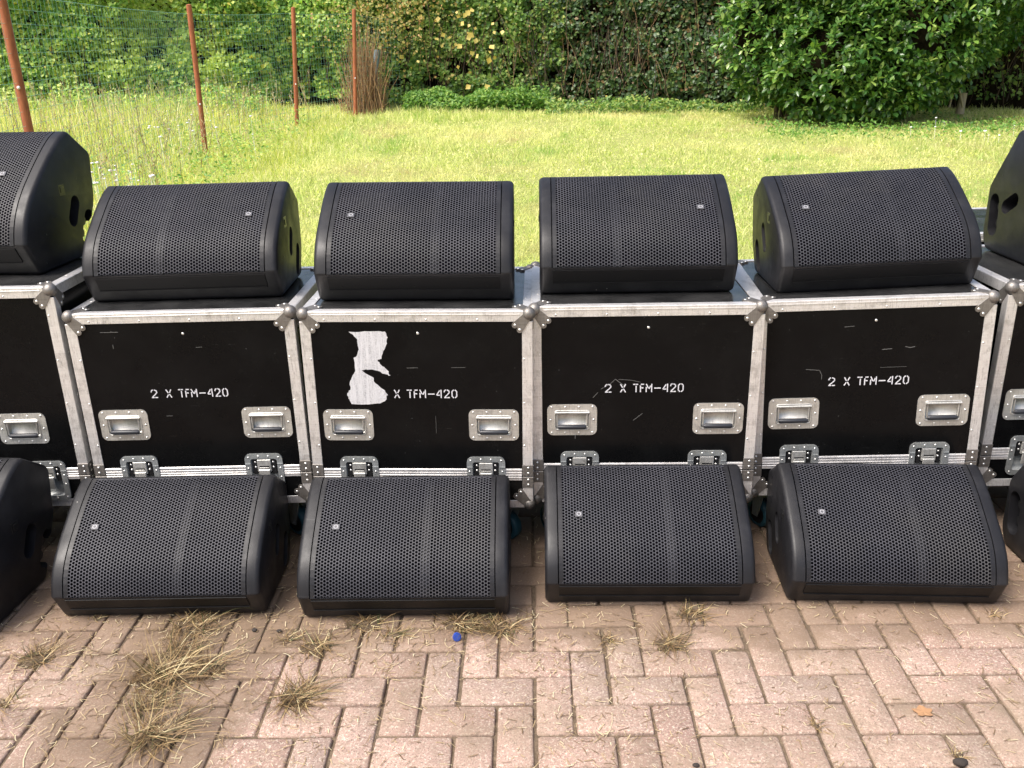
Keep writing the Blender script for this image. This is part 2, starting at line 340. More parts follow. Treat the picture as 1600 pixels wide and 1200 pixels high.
# ------------------------------------------------------------------ ground and paving
def build_ground():
    ys = [-40, -10, 0, 2, 3.3, 3.42, 3.5] + list(np.arange(3.8, 20, .4)) + [22, 26, 32, 45, 80]
    xs = [-90, -50, -30, -20] + list(np.arange(-14, 14.1, .5)) + [20, 30, 50, 90]
    V = np.array([(xx, yy, ground_z(xx, yy)) for yy in ys for xx in xs]); nx = len(xs)
    F = np.array([(j * nx + i, j * nx + i + 1, (j + 1) * nx + i + 1, (j + 1) * nx + i) for j in range(len(ys) - 1) for i in range(nx - 1)])
    tag(link('ground', np_mesh('ground', V, [F], [M['soil']], True)), kind='structure')
build_ground()
PA = math.atan(.024)                                     # paving turns clockwise by this much
def build_paving():
    b = MB(); jt = .0062; P, Q = .1, .1115
    c, s = math.cos(-PA), math.sin(-PA)
    def W(xp, yp): return (xp * c - yp * s, xp * s + yp * c)
    pv = random.Random(3)
    for j in range(-12, 42):
        for i in range(-52, 56):
            k = (i + (j - 1)) % 4
            if k not in (0, 2): continue
            x0 = -.204 + P * i; y1 = 2.0116 - Q * (j - 1)
            if k == 0: x1 = x0 + 2 * P; y0 = y1 - Q
            else: x1 = x0 + P; y0 = y1 - 2 * Q
            if y1 > 3.42 or y1 < -1.4: continue
            g = jt / 2 + pv.uniform(-.0012, .0018); dx, dy, da = pv.gauss(0, .0012), pv.gauss(0, .0012), pv.gauss(0, .004)
            h = pv.gauss(0, .0012); tx, ty = pv.gauss(0, .006), pv.gauss(0, .006)
            cx, cy = (x0 + x1) / 2 + dx, (y0 + y1) / 2 + dy; hx, hy = (x1 - x0) / 2 - g, (y1 - y0) / 2 - g
            ca, sa = math.cos(da), math.sin(da); vs = []
            # rounded worn corners: 12 points per ring
            for (ins, zz) in ((0, -.03), (0, -.0055), (.0018, -.0018), (.0050, 0)):
                ax, ay = hx - ins, hy - ins; cr = .005
                for (px, py) in ((-ax, -ay + cr), (-ax + cr, -ay), (0, -ay), (ax - cr, -ay), (ax, -ay + cr), (ax, 0), (ax, ay - cr), (ax - cr, ay), (0, ay), (-ax + cr, ay), (-ax, ay - cr), (-ax, 0)):
                    jn = .0011 * mnoise.noise(Vector((px * 60 + i * 7.1, py * 60 + j * 3.3, 0)))
                    px += jn; py -= jn
                    wx, wy = W(cx + px * ca - py * sa, cy + px * sa + py * ca); vs.append((wx, wy, zz - .001 + h + px * tx + py * ty))
            n = 12; fs = []
            for r_ in range(3):
                for q in range(n): fs.append((r_ * n + q, r_ * n + (q + 1) % n, (r_ + 1) * n + (q + 1) % n, (r_ + 1) * n + q))
            fs.append(tuple(range(3 * n, 4 * n)))
            b.add(vs, fs, 0, True)
    o = b.build('brick_paving', M['paver']); tag(o, kind='structure')
    s_ = MB(); nx, ny = 200, 90; vs = []
    for jj in range(ny + 1):
        for ii in range(nx + 1):
            xx = -5.3 + 10.8 * ii / nx; yy = -1.5 + 4.95 * jj / ny
            vs.append((xx, yy, -.0088 + .0042 * mnoise.noise(Vector((xx * 9, yy * 9, 0))) - (.012 if jj == ny else 0)))
    s_.add(vs, [(jj * (nx + 1) + ii, jj * (nx + 1) + ii + 1, (jj + 1) * (nx + 1) + ii + 1, (jj + 1) * (nx + 1) + ii) for jj in range(ny) for ii in range(nx)], 0, True)
    tag(s_.build('paving_bed', M['sand']), kind='structure')
build_paving()

# ------------------------------------------------------------------ floor monitor
def offset_poly(P, d):
    n = len(P); out = []
    for i in range(n):
        a, b, c = P[i - 1], P[i], P[(i + 1) % n]
        e1 = Vector((b[0] - a[0], b[1] - a[1])).normalized(); e2 = Vector((c[0] - b[0], c[1] - b[1])).normalized()
        n1 = Vector((-e1.y, e1.x)); n2 = Vector((-e2.y, e2.x)); m_ = (n1 + n2)
        if m_.length < 1e-6: m_ = n1
        m_.normalize(); k = d / max(.35, m_.dot(n1)); out.append((b[0] - m_.x * k, b[1] - m_.y * k))
    return out
def round_pts(P, rad):
    """replace each corner by 3 points; rad: list per vertex (0 = keep)"""
    out = []; idx = []
    n = len(P)
    for i in range(n):
        idx.append(len(out)); r = rad[i]
        if r <= 0: out.append(P[i]); continue
        a, b, c = Vector(P[i - 1]), Vector(P[i]), Vector(P[(i + 1) % n])
        p1 = b + (a - b).normalized() * r; p2 = b + (c - b).normalized() * r
        for t in (0, .25, .5, .75, 1): q = p1 * (1 - t) ** 2 + b * 2 * t * (1 - t) + p2 * t ** 2; out.append((q.x, q.y))
    return out, idx
SMALL = dict(W=.624, B=(0, 0), arc=[(-.050, .098), (-.033, .144), (-.007, .183), (.028, .215), (.072, .245), (.122, .277), (.176, .308), (.222, .329), (.262, .341)],
             C=(.372, .262), R1=(.358, .10), RR=(.303, 0), slot=((.187, .146), (.46, .888), .030, .021), rec=((.262, .068), (.48, .877), .034, .024), sq=(.131, .222))
BIG = dict(W=.74, B=(0, 0), arc=[(-.060, .107), (-.040, .163), (-.005, .218), (.040, .265), (.092, .308), (.148, .350), (.205, .389), (.255, .417), (.302, .432)],
           C=(.425, .345), R1=(.400, .18), RR=(.290, 0), slot=((.250, .165), (.5, .866), .030, .026), rec=((.318, .098), (.5, .866), .036, .028), sq=(.197, .246))
ALT = dict(W=.74, B=(0, 0), arc=[(-.050, .107), (-.045, .150), (-.030, .205), (-.005, .26), (.030, .31), (.075, .355), (.130, .390), (.190, .418), (.245, .432)],
           C=(.384, .225), R1=(.382, .05), RR=(.350, 0), slot=((.225, .185), (.85, -.53), .030, .024), rec=((.320, .130), (.12, .993), .045, .030), sq=(.13, .24))
def build_wedge(spec, mirror, ring_badge=True):
    root = thing('monitor_speaker')
    W = spec['W']; hw = W / 2; arc0 = [Vector(q) for q in spec['arc']]; arc = []
    for q in range(len(arc0) - 1):
        p0, p1, p2, p3 = arc0[max(q - 1, 0)], arc0[q], arc0[q + 1], arc0[min(q + 2, len(arc0) - 1)]
        for t in (0, .25, .5, .75):
            arc.append(tuple(.5 * ((2 * p1) + (p2 - p0) * t + (2 * p0 - 5 * p1 + 4 * p2 - p3) * t * t + (3 * p1 - p0 - 3 * p2 + p3) * t ** 3)))
    arc.append(tuple(arc0[-1])); A = len(arc)
    P = [spec['B']] + arc + [spec['C'], spec['R1'], spec['RR']]
    # traversal B -> G -> ... is clockwise seen from +x with y to the right, offset_poly insets along -normal
    rad = [.012] + [.004] + [0] * (A - 2) + [.014] + [.022, .03, .02]
    PR, idx = round_pts(P, rad)
    i0, i1 = idx[1], idx[A]                      # from G to T in the rounded list
    test = offset_poly(PR, .01)
    area = lambda q: abs(sum(q[i - 1][0] * q[i][1] - q[i][0] * q[i - 1][1] for i in range(len(q))))
    sgn = 1 if area(test) < area(PR) else -1
    def inset(d):
        Q = offset_poly(P, d * sgn)
        return round_pts(Q, [max(r_ - .6 * d, .0015) if r_ > 0 else 0 for r_ in rad])[0]
    rim = .038; gx = hw - rim
    rec_poly = list(PR); ins = inset(.022)
    def arcn(q):
        a = Vector(PR[max(q - 1, i0 + 2)]); b = Vector(PR[min(q + 1, i1)]); d = (b - a).normalized(); n_ = Vector((-d.y, d.x)); return n_ if n_.y > 0 or n_.x < 0 else -n_
    for q in range(i0 + 2, i1 + 1): n_ = arcn(q); rec_poly[q] = (PR[q][0] - n_.x * .022, PR[q][1] - n_.y * .022)
    rec_poly[i1 + 1] = tuple(Vector(rec_poly[i1]).lerp(Vector(PR[i1 + 2]), .5))
    rec2 = rec_poly
    secs = [(-hw, inset(.012)), (-hw + .003, inset(.006)), (-hw + .008, inset(.0018)), (-hw + .014, PR), (-gx, PR), (-gx + .0006, rec2),
            (gx - .0006, rec2), (gx, PR), (hw - .014, PR), (hw - .008, inset(.0018)), (hw - .003, inset(.006)), (hw, inset(.012))]
    bm = bmesh.new(); rings = []
    for xx, pl in secs: rings.append([bm.verts.new((xx, p[0], p[1])) for p in pl])
    n = len(PR)
    for a, b in zip(rings[:-1], rings[1:]):
        for q in range(n):
            try: bm.faces.new((a[q], a[(q + 1) % n], b[(q + 1) % n], b[q]))
            except ValueError: pass
    bm.faces.new(rings[0]); bm.faces.new(rings[-1][::-1])
    bmesh.ops.recalc_face_normals(bm, faces=bm.faces[:])
    for f in bm.faces: f.smooth = True
    me = bpy.data.meshes.new('cab_src'); bm.to_mesh(me); bm.free(); me.materials.append(M['cab']); me.materials.append(M['foam'])
    # cut handle slots and connector recesses into both side panels
    tmp = bpy.data.objects.new('tmp_cab', me); COL.objects.link(tmp); cutters = []
    cm = MB()
    def stadium(cen, dr, hl, r, grow=0.):
        d = Vector(dr).normalized(); nn = Vector((-d.y, d.x)); c = Vector(cen); pts = []; rr = r + grow
        for k in range(9): a = math.pi * k / 8; pts.append(tuple(c + d * hl + d * (rr * math.sin(a)) + nn * (rr * math.cos(a))))
        for k in range(9): a = math.pi * k / 8; pts.append(tuple(c - d * hl - d * (rr * math.sin(a)) - nn * (rr * math.cos(a))))
        return pts
    for sg in (-1, 1):
        for key, dep in (('slot', .055), ('rec', .045)):
            c_, d_, hl, r_ = spec[key]; a_, b_ = sorted((sg * (hw + .01), sg * (hw - dep)))
            cm.prism(stadium(c_, d_, hl, r_), a_, b_, 'x')
    cme = cm.mesh('cutter', [M['socket']]); co = bpy.data.objects.new('tmp_cut', cme); COL.objects.link(co)
    md = tmp.modifiers.new('b', 'BOOLEAN'); md.operation = 'DIFFERENCE'; md.object = co; md.solver = 'EXACT'
    dg = bpy.context.evaluated_depsgraph_get(); me2 = bpy.data.meshes.new_from_object(tmp.evaluated_get(dg))
    ok = len(me2.polygons) > 50
    if not ok: me2 = me.copy()
    bpy.data.objects.remove(tmp); bpy.data.objects.remove(co)
    me2.name = 'cabinet'
    while len(me2.materials) > 2: me2.materials.pop()
    for p_ in me2.polygons:
        c = p_.center; p_.material_index = 0
        if abs(p_.normal.x) > .9: p_.use_smooth = False
    try: me2.set_sharp_from_angle(angle=R(38))
    except Exception: pass
    cab = link('cabinet', me2, root)
    # --- perforated grille following the arc
    arcp = [Vector(q) for q in PR[i0 + 2:i1 + 2]]; L = [0]
    for a, b in zip(arcp[:-1], arcp[1:]): L.append(L[-1] + (b - a).length)
    tot = L[-1]
    def at(sv, off):
        sv = min(max(sv, 0), tot)
        for q in range(len(L) - 1):
            if sv <= L[q + 1] + 1e-9: break
        t = (sv - L[q]) / (L[q + 1] - L[q])
        def nrm(qq):
            a = arcp[max(qq - 1, 0)]; b = arcp[min(qq + 1, len(arcp) - 1)]; d = (b - a).normalized(); return Vector((-d.y, d.x))
        pnt = arcp[q].lerp(arcp[q + 1], t); nn = nrm(q).lerp(nrm(q + 1), t).normalized()
        if nn.x > 0 and nn.y < 0: nn = -nn
        if nn.y < 0 and nn.x > 0: nn = -nn
        return pnt + nn * off
    test = at(tot / 2, .01); 
    nsg = 1 if (test.y > at(tot / 2, 0).y) else -1
    gw = gx - .0035; marg = .011; px = .0103; cpx = px * .8660; s_lo, s_hi = 0., tot
    g = MB(); bmv = {}; vs = []; fs = []; wvs = []; wfs = []
    def vert(u, s_, off):
        k = (round(u, 5), round(s_, 5), off)
        if k not in bmv:
            p_ = at(s_, nsg * off); bmv[k] = len(vs); vs.append((u, p_.x, p_.y))
        return bmv[k]
    rows = int((s_hi - s_lo) / px); cols = int(2 * (gw - marg) / cpx); hr = .00412; NS = 12
    u0 = -((cols - 1) * cpx) / 2; Rh = px / math.sqrt(3); ap = px / 2
    for c_ in range(cols):
        for r_ in range(rows):
            cu = u0 + c_ * cpx; cs = s_lo + px * (r_ + .45) + (px / 2 if c_ % 2 else 0); outer = []
            for k in range(6):
                a = k * math.pi / 3; a2 = a + math.pi / 3
                p1 = (cu + Rh * math.cos(a), cs + Rh * math.sin(a)); p2 = (cu + Rh * math.cos(a2), cs + Rh * math.sin(a2))
                outer += [p1, ((p1[0] + p2[0]) / 2, (p1[1] + p2[1]) / 2)]
            oi = [vert(u, s__, 0.) for u, s__ in outer]; ii = []; w0 = len(wvs)
            for k in range(NS):
                a = k * math.pi / 6; u, s__ = cu + hr * math.cos(a), cs + hr * math.sin(a)
                p_ = at(s__, 0.); ii.append(len(vs)); vs.append((u, p_.x, p_.y)); wvs.append((u, p_.x, p_.y))
                p_ = at(s__, nsg * -.0018); wvs.append((u, p_.x, p_.y))
            for k in range(NS):
                k2 = (k + 1) % NS; fs.append((oi[k], oi[k2], ii[k2], ii[k])); wfs.append((w0 + 2 * k, w0 + 2 * k2, w0 + 2 * k2 + 1, w0 + 2 * k + 1))
    g.add(vs, fs, 0, True); g.add(wvs, wfs, 1, False)  # hole walls coloured near black to deepen the shade inside them
    # solid margins of the sheet: left, right (jagged edge covered), bottom, top
    def strip(ua, ub, sa, sb, off=.0004, thick=.003):
        N = max(2, int((sb - sa) / .02)); vv = []
        for q in range(N + 1):
            sv = sa + (sb - sa) * q / N
            for u in (ua, ub):
                for o_ in (off, -thick): p_ = at(sv, nsg * o_); vv.append((u, p_.x, p_.y))
        ff = []
        for q in range(N):
            a = 4 * q; b_ = a + 4; ff += [(a, a + 2, b_ + 2, b_), (a, b_, b_ + 1, a + 1), (a + 2, a + 3, b_ + 3, b_ + 2), (a + 1, b_ + 1, b_ + 3, a + 3)]
        ff += [(0, 1, 3, 2), (4 * N, 4 * N + 2, 4 * N + 3, 4 * N + 1)]
        g.add(vv, ff, 2, False)
    uL = u0 - Rh * .52; uR = u0 + (cols - 1) * cpx + Rh * .52
    strip(-gw, uL, 0, tot); strip(uR, gw, 0, tot)
    strip(uL, uR, s_lo + px * (rows - .06), tot, .0003)
    g.build('grille', [M['grille'], M['foam'], M['cab']], root)
    # cross brace showing as a stripe behind the grille
    mr = -1 if mirror else 1
    q = MB(); N = 12; vv = []
    for k in range(N + 1):
        sv = tot * k / N
        for u in (mr * .052, mr * .078):
            for o_ in (-.0045, -.019): p_ = at(sv, nsg * o_); vv.append((u, p_.x, p_.y))
    ff = []
    for k in range(N):
        a = 4 * k; b_ = a + 4; ff += [(a, a + 2, b_ + 2, b_), (a, b_, b_ + 1, a + 1), (a + 2, a + 3, b_ + 3, b_ + 2)]
    q.add(vv, ff); q.build('grille_brace', M['cab'], root)
    # foam sheet behind
    q = MB(); vv = []
    for k in range(N + 1):
        sv = tot * k / N
        for u in (-gx + .002, gx - .002): p_ = at(sv, nsg * -.0195); vv.append((u, p_.x, p_.y))
    q.add(vv, [(2 * k, 2 * k + 1, 2 * k + 3, 2 * k + 2) for k in range(N)]); q.build('grille_foam', M['foam'], root)
    # lower trim panel between grille and foot
    Bv, Gv = Vector(P[0]), Vector(P[1]); dd = (Gv - Bv).normalized(); nn = Vector((-dd.y, dd.x)); nn = nn if nn.x < 0 else -nn
    ln = (Gv - Bv).length; a_ = Bv + dd * (ln * .46) ; b_ = Gv - dd * .010
    q = MB(); q.prism([tuple(a_ - nn * .002), tuple(a_ + nn * .0032), tuple(b_ + nn * .0032), tuple(b_ - nn * .002)], -gx + .004, gx - .004, 'x')
    e_ = a_ - dd * .0012; q.prism([tuple(a_ - nn * .002), tuple(a_ + nn * .0062), tuple(e_ + nn * .0062), tuple(e_ - nn * .002)], -gx + .004, gx - .004, 'x')
    for sx in (-.23, 0, .23):
        c = a_.lerp(b_, .25) + nn * .0032; q.dome((sx, c.x, c.y), (0, nn.x, nn.y), .0035, .3, 8)
    q.build('lower_trim', M['trim'], root)
    # badge
    b1 = MB(); sb = tot * .52; bu = -mr * (.207 if W < .7 else .24)
    p_ = at(sb, nsg * .001); p2 = at(sb + .01, nsg * .001); dr = (p2 - p_).normalized(); nn = at(sb, nsg * .01) - at(sb, 0); nn.normalize()
    T = Matrix(((1, 0, 0, bu), (0, dr.x, nn.x, p_.x), (0, dr.y, nn.y, p_.y), (0, 0, 0, 1)))
    b1.box(-.0115, .0115, -.0095, .0095, 0, .0035, .0012, T=T)
    bo = b1.build('badge', M['badge'], root)
    r1 = MB(); seg = 16; vv = []
    for k in range(seg):
        a = 2 * math.pi * k / seg
        for rr in (.0068, .0046): vv.append((rr * math.cos(a), rr * math.sin(a), .0042))
        vv.append((.0068 * math.cos(a), .0068 * math.sin(a), .003)); vv.append((.0046 * math.cos(a), .0046 * math.sin(a), .003))
    ff = []
    for k in range(seg):
        a = 4 * k; b_ = 4 * ((k + 1) % seg); ff += [(a, b_, b_ + 1, a + 1), (a, a + 2, b_ + 2, b_), (a + 1, b_ + 1, b_ + 3, a + 3)]
    r1.add(vv, ff, 0, False, T=T); r1.build('badge_emblem', M['badge_ring'], bo)
    # side sockets in the recesses, pole socket plates
    for sg in (-1, 1):
        c_, d_, hl, r_ = spec['rec']; s1 = MB(); d = Vector(d_).normalized()
        for t in (-.55, .55):
            c = Vector(c_) + d * (t * hl * 1.15)
            s1.tube([(sg * (hw - .046), c.x, c.y), (sg * (hw - .020), c.x, c.y)], .0165, 14)
            s1.tube([(sg * (hw - .021), c.x, c.y), (sg * (hw - .017), c.x, c.y)], .0075, 10)
        s1.build('connector_panel', M['socket'], root)
        s2 = MB(); yy, zz = spec['sq']
        s2.box(*(sorted((sg * (hw - .012), sg * (hw - .0005 + .001)))), yy - .018, yy + .018, zz - .018, zz + .018, .0006)
        s2.box(*(sorted((sg * (hw), sg * (hw + .0025)))), yy - .009, yy + .009, zz - .009, zz + .009, .0006)
        s2.build('pole_socket', M['socket'], root)
        for (yy, zz) in ((.03, .03), (.06, .12), (.30, .27)):
            s3 = MB(); s3.dome((sg * (hw - .0005), yy, zz), (sg, 0, 0), .004, .4, 8); s3.build('side_screw', M['socket'], root)
    return root

GW = 'floor monitor speakers set out in two rows'
# (name, x, y, z, yaw, tilt, spec, mirror, label)
HT = .845
TL = [.00388, -.01104, .0013, .0349]
CP = {1: (-1.036, 2.721, R(-.69)), 2: (-.302, 2.668, R(-1.97)), 3: (.424, 2.675, R(-2.18)), 4: (1.161, 2.685, R(-4.67))}
UP = {1: (-1.054, 2.870, .013), 2: (-.300, 2.795, -.020), 3: (.409, 2.827, -.038), 4: (1.169, 2.806, -.029)}
FL = {1: (-1.072, 2.334, -.008), 2: (-.334, 2.298, -.022), 3: (.399, 2.341, -.036), 4: (1.132, 2.314, -.072)}
ULAB = {1: 'black floor monitor speaker on the lettered flight case left of the torn tape',
        2: 'black floor monitor speaker standing on the flight case with the torn white tape patch',
        3: 'black floor monitor speaker on the flight case right of the taped one, badge upper right',
        4: 'black floor monitor speaker tilted up to the right, on the rightmost lettered case'}
FLAB = {1: 'black floor monitor speaker on the paving, second from the left in the front row',
        2: 'black floor monitor speaker on the paving with grass along its foot, below the taped case',
        3: 'black floor monitor speaker on the paving, just right of the visible blue caster wheel',
        4: 'black floor monitor speaker on the paving, rightmost uncut one in the front row'}
protoA = build_wedge(SMALL, False); protoB = build_wedge(SMALL, True)
CASE4_DZ = .0
def place(o, x, y, z, a, tilt, label):
    o.rotation_euler = (0, -tilt, a); o.location = (x, y, z); tag(o, label, 'speaker', GW); return o
first = {'A': True, 'B': True}
for i in (1, 2, 3, 4):
    mir = i in (1, 3); pr = protoB if mir else protoA; key = 'B' if mir else 'A'
    o = pr if first[key] else copy_tree(pr); first[key] = False
    cx = CP[i][0]; z = HT + (UP[i][0] - cx) * math.sin(TL[i - 1]) + .0025
    place(o, UP[i][0], UP[i][1], z, UP[i][2], TL[i - 1], ULAB[i])
for i in (1, 2, 3, 4):
    place(copy_tree(protoA), FL[i][0], FL[i][1], .001, FL[i][2], 0, FLAB[i])
big = build_wedge(BIG, True); hb_ = BIG['W'] / 2
a = R(-5); bx, by = -1.532, 2.910
place(big, bx - hb_ * math.cos(a), by - hb_ * math.sin(a), .9325, a, 0, 'large black floor monitor speaker on the tallest flight case, cut off by left photo edge')
bx, by = -1.560, 2.262
place(copy_tree(big), bx - hb_ * math.cos(a), by - hb_ * math.sin(a), .001, a, 0, 'large black floor monitor speaker on the paving, cut off at the bottom left')
alt = build_wedge(ALT, False); ha = ALT['W'] / 2
place(alt, 1.735 + ha, 3.245 - .350, .8725, 0, 0, 'large black floor monitor speaker on the case at the right photo edge')
place(copy_tree(alt), 1.640 + ha, 2.64 - .350, .001, 0, 0, 'large black floor monitor speaker on the paving at the right photo edge')

# ------------------------------------------------------------------ flight case
GLY = {  # stencil strokes on a unit cell (0..1, 0..1)
 '2': [[(0, .72), (.10, .92), (.32, 1)], [(.52, 1), (.85, .88), (.88, .64), (.60, .42), (.15, .12)], [(.02, .03), (.42, .03)], [(.55, .03), (.95, .03)]],
 'X': [[(.05, 1), (.40, .58)], [(.60, .42), (.95, 0)], [(.95, 1), (.66, .62)], [(.38, .36), (.05, 0)]],
 'T': [[(0, .97), (.42, .97)], [(.58, .97), (1, .97)], [(.62, .78), (.62, 0)]],
 'F': [[(.25, .97), (.95, .97)], [(.15, .80), (.15, 0)], [(.35, .52), (.80, .52)]],
 'M': [[(.02, .62), (.02, 0)], [(.02, 1), (.38, .48)], [(.52, .42), (.74, .78)], [(.92, 1), (.92, 0)]],
 '-': [[(0, .48), (1, .48)]],
 '4': [[(.55, .92), (.02, .38)], [(.02, .34), (.55, .34)], [(.80, 1), (.80, 0)]],
 '0': [[(.38, 1), (.06, .80), (.06, .20), (.38, 0)], [(.62, 1), (.94, .80), (.94, .20), (.62, 0)]]}
TXT = [('2', 0, .0205), ('X', .048, .0175), ('T', .089, .015), ('F', .110, .0135), ('M', .130, .019), ('-', .156, .020), ('4', .183, .018), ('2', .207, .018), ('0', .231, .017)]
def stroke(mb, pts, w_, y, T=None):
    for a, b in zip(pts[:-1], pts[1:]):
        a = Vector(a); b = Vector(b); d = (b - a)
        if d.length < 1e-6: continue
        d.normalize(); n_ = Vector((-d.y, d.x)) * w_ / 2; a2 = a - d * w_ * .12; b2 = b + d * w_ * .12
        mb.prism([tuple(a2 - n_), tuple(b2 - n_), tuple(b2 + n_), tuple(a2 + n_)], y, y - .0005, 'y', T=T)
def lettering(parent, skip_first=False):
    h = .027; z0 = .5625
    for word in (TXT[:1], TXT[1:2], TXT[2:]):
        q = MB()
        for ch, x0, w_ in word:
            for st_ in GLY[ch]: stroke(q, [(-.127 + x0 + p[0] * w_, z0 + p[1] * h) for p in st_], .0035, -.0012)
        q.build('stencil_lettering', M['white'], parent)
TAPE = [(-.209, .783), (-.16, .7835), (-.112, .784), (-.110, .782), (-.096, .783), (-.091, .763), (-.093, .743), (-.106, .717), (-.114, .693), (-.123, .691), (-.126, .688), (-.113, .670), (-.094, .652), (-.089, .637),
        (-.103, .642), (-.127, .654), (-.157, .660), (-.177, .655), (-.143, .630), (-.141, .620), (-.125, .599), (-.109, .587), (-.099, .572), (-.109, .551), (-.135, .542), (-.217, .540), (-.224, .557), (-.229, .569), (-.228, .578),
        (-.219, .590), (-.218, .617), (-.206, .641), (-.197, .654), (-.199, .696), (-.190, .702), (-.182, .725), (-.185, .757), (-.198, .772)]
def panel_y(mb, x0, x1, z0, z1, yf, th, holes):
    """vertical panel facing -y at y=yf, thickness th, with rectangular holes"""
    xs = sorted({x0, x1, *[h[0] for h in holes], *[h[1] for h in holes]}); zs = sorted({z0, z1, *[h[2] for h in holes], *[h[3] for h in holes]})
    for xa, xb in zip(xs[:-1], xs[1:]):
        for za, zb in zip(zs[:-1], zs[1:]):
            cx, cz = (xa + xb) / 2, (za + zb) / 2
            if any(h[0] < cx < h[1] and h[2] < cz < h[3] for h in holes) or not (x0 < cx < x1 and z0 < cz < z1): continue
            mb.add([(xa, yf, za), (xb, yf, za), (xb, yf, zb), (xa, yf, zb), (xa, yf + th, za), (xb, yf + th, za), (xb, yf + th, zb), (xa, yf + th, zb)], [(0, 1, 2, 3), (7, 6, 5, 4)])
    for (a, b, c, d) in holes:
        mb.add([(a, yf, c), (b, yf, c), (b, yf, d), (a, yf, d), (a, yf + th, c), (b, yf + th, c), (b, yf + th, d), (a, yf + th, d)], [(0, 4, 5, 1), (1, 5, 6, 2), (2, 6, 7, 3), (3, 7, 4, 0)])
def recessed_handle(parent, xc, zc, y=0., T=None):
    W2, H2 = .080, .0535; q = MB(); r_ = RV(q)
    out = rrect(xc - W2, xc + W2, zc - H2, zc + H2, .019, 5); mid = rrect(xc - .058, xc + .058, zc - .036, zc + .034, .010, 5); inn = rrect(xc - .053, xc + .053, zc - .032, zc + .030, .008, 5)
    q.ring(out, mid, -.0030, .0, T=T)
    n = len(mid)                                       # raised lip then walls of the pan
    vs = [(p[0], -.003, p[1]) for p in mid] + [(p[0], -.0065, p[1]) for p in rrect(xc - .0555, xc + .0555, zc - .034, zc + .032, .009, 5)] + [(p[0], -.003, p[1]) for p in inn] + [(p[0], .0125, p[1]) for p in rrect(xc - .050, xc + .050, zc - .029, zc + .027, .007, 5)]
    fs = [(r0 * n + i, r0 * n + (i + 1) % n, (r0 + 1) * n + (i + 1) % n, (r0 + 1) * n + i) for r0 in range(3) for i in range(n)] + [tuple(range(3 * n, 4 * n))]
    q.add(vs, fs, 0, True, T=T)
    q.tube([(xc - .055, -.006, zc + .026), (xc + .055, -.006, zc + .026)], .0044, 10, T=T)         # hinge roll
    for sx in (-1, 1):
        q.tube([(xc + sx * .0485, -.004, zc + .024), (xc + sx * .0485, -.0045, zc - .018), (xc + sx * .044, -.0045, zc - .0235)], .0028, 8, T=T)
    for k in range(3): q.dome((xc - .03 + .03 * k, .0122, zc + .016), (0, -1, 0), .0022, .5, 6, T=T)
    for px in (-.066, -.022, .022, .066):
        for sz in (-1, 1): r_.dome((xc + px, -.003, zc + sz * .0445), (0, -1, 0), .0036, .55, 8, T=T)
    for sx in (-1, 1): r_.dome((xc + sx * .069, -.003, zc), (0, -1, 0), .0036, .55, 8, T=T)
    o = q.build('recessed_handle', [M['zinc'], M['zinc'], M['rivet']], parent)
    g = MB(); g.tube([(xc - .046, -.0055, zc - .0235), (xc - .040, -.006, zc - .0235), (xc + .040, -.006, zc - .0235), (xc + .046, -.0055, zc - .0235)], [.0055, .0078, .0078, .0055], 12, T=T); g.build('grip', M['rubber'], o)
def latch(parent, xc, zt, zb, T=None):
    q = MB(); r_ = RV(q); d = MB(); W2 = .0625
    out = rrect(xc - W2, xc + W2, zb, zt, .020, 5); mid = rrect(xc - .044, xc + .044, zb + .018, zt - .018, .008, 5); n = len(out)
    q.ring(out, mid, -.0060, -.0005, T=T)
    vs = [(p[0], -.006, p[1]) for p in mid] + [(p[0], .010, p[1]) for p in rrect(xc - .039, xc + .039, zb + .023, zt - .023, .006, 5)]
    q.add(vs, [(i, (i + 1) % n, n + (i + 1) % n, n + i) for i in range(n)] + [tuple(range(n, 2 * n))], 0, True, T=T)
    zs = zt - .036                                    # bright fold between the two halves
    for sx in (-1, 1): q.box(*sorted((xc + sx * .0445, xc + sx * .0622)), -.0078, -.0055, zs - .0012, zs + .0012, T=T)
    o = link('butterfly_latch', None, parent)
    k = MB(); k.box(xc - .023, xc + .023, -.0055, .009, zt - .066, zt - .021, .002, T=T)
    k.box(xc - .019, xc + .019, -.0105, -.0055, zt - .100, zt - .056, .002, T=T)
    k.box(xc - .015, xc + .015, -.0085, -.0054, zt - .0515, zt - .0485, .0004, T=T)
    k.build('latch_tongue', M['zinc'], o)
    for sx in (-1, 1):
        d.box(*sorted((xc + sx * .0245, xc + sx * .0385)), -.001, .0095, zt - .075, zt - .0235, .0015, T=T)
        for zz in (.032, .050): r_.dome((xc + sx * .0300, -.001, zt - zz), (0, -1, 0), .0036, .5, 8, T=T)
    d.box(xc - .016, xc + .016, -.0062, -.0054, zt - .0480, zt - .0435, T=T)
    d.build('latch_body', M['socket'], o)
    for px in (-.050, -.0165, .0165, .050):
        r_.dome((xc + px, -.006, zt - (.0125 if abs(px) > .02 else .0085)), (0, -1, 0), .0034, .55, 8, T=T); r_.dome((xc + px, -.006, zb + (.0125 if abs(px) > .02 else .0085)), (0, -1, 0), .0034, .55, 8, T=T)
    for sx in (-1, 1):
        for zz in (.052, .085): r_.dome((xc + sx * .0535, -.006, zt - zz), (0, -1, 0), .0034, .55, 8, T=T)
    o.name = 'tmpl'; o2 = q.build('butterfly_latch', [M['zincd'], M['zincd'], M['rivet']], parent)
    for ch in list(o.children): ch.parent = o2
    bpy.data.objects.remove(o)
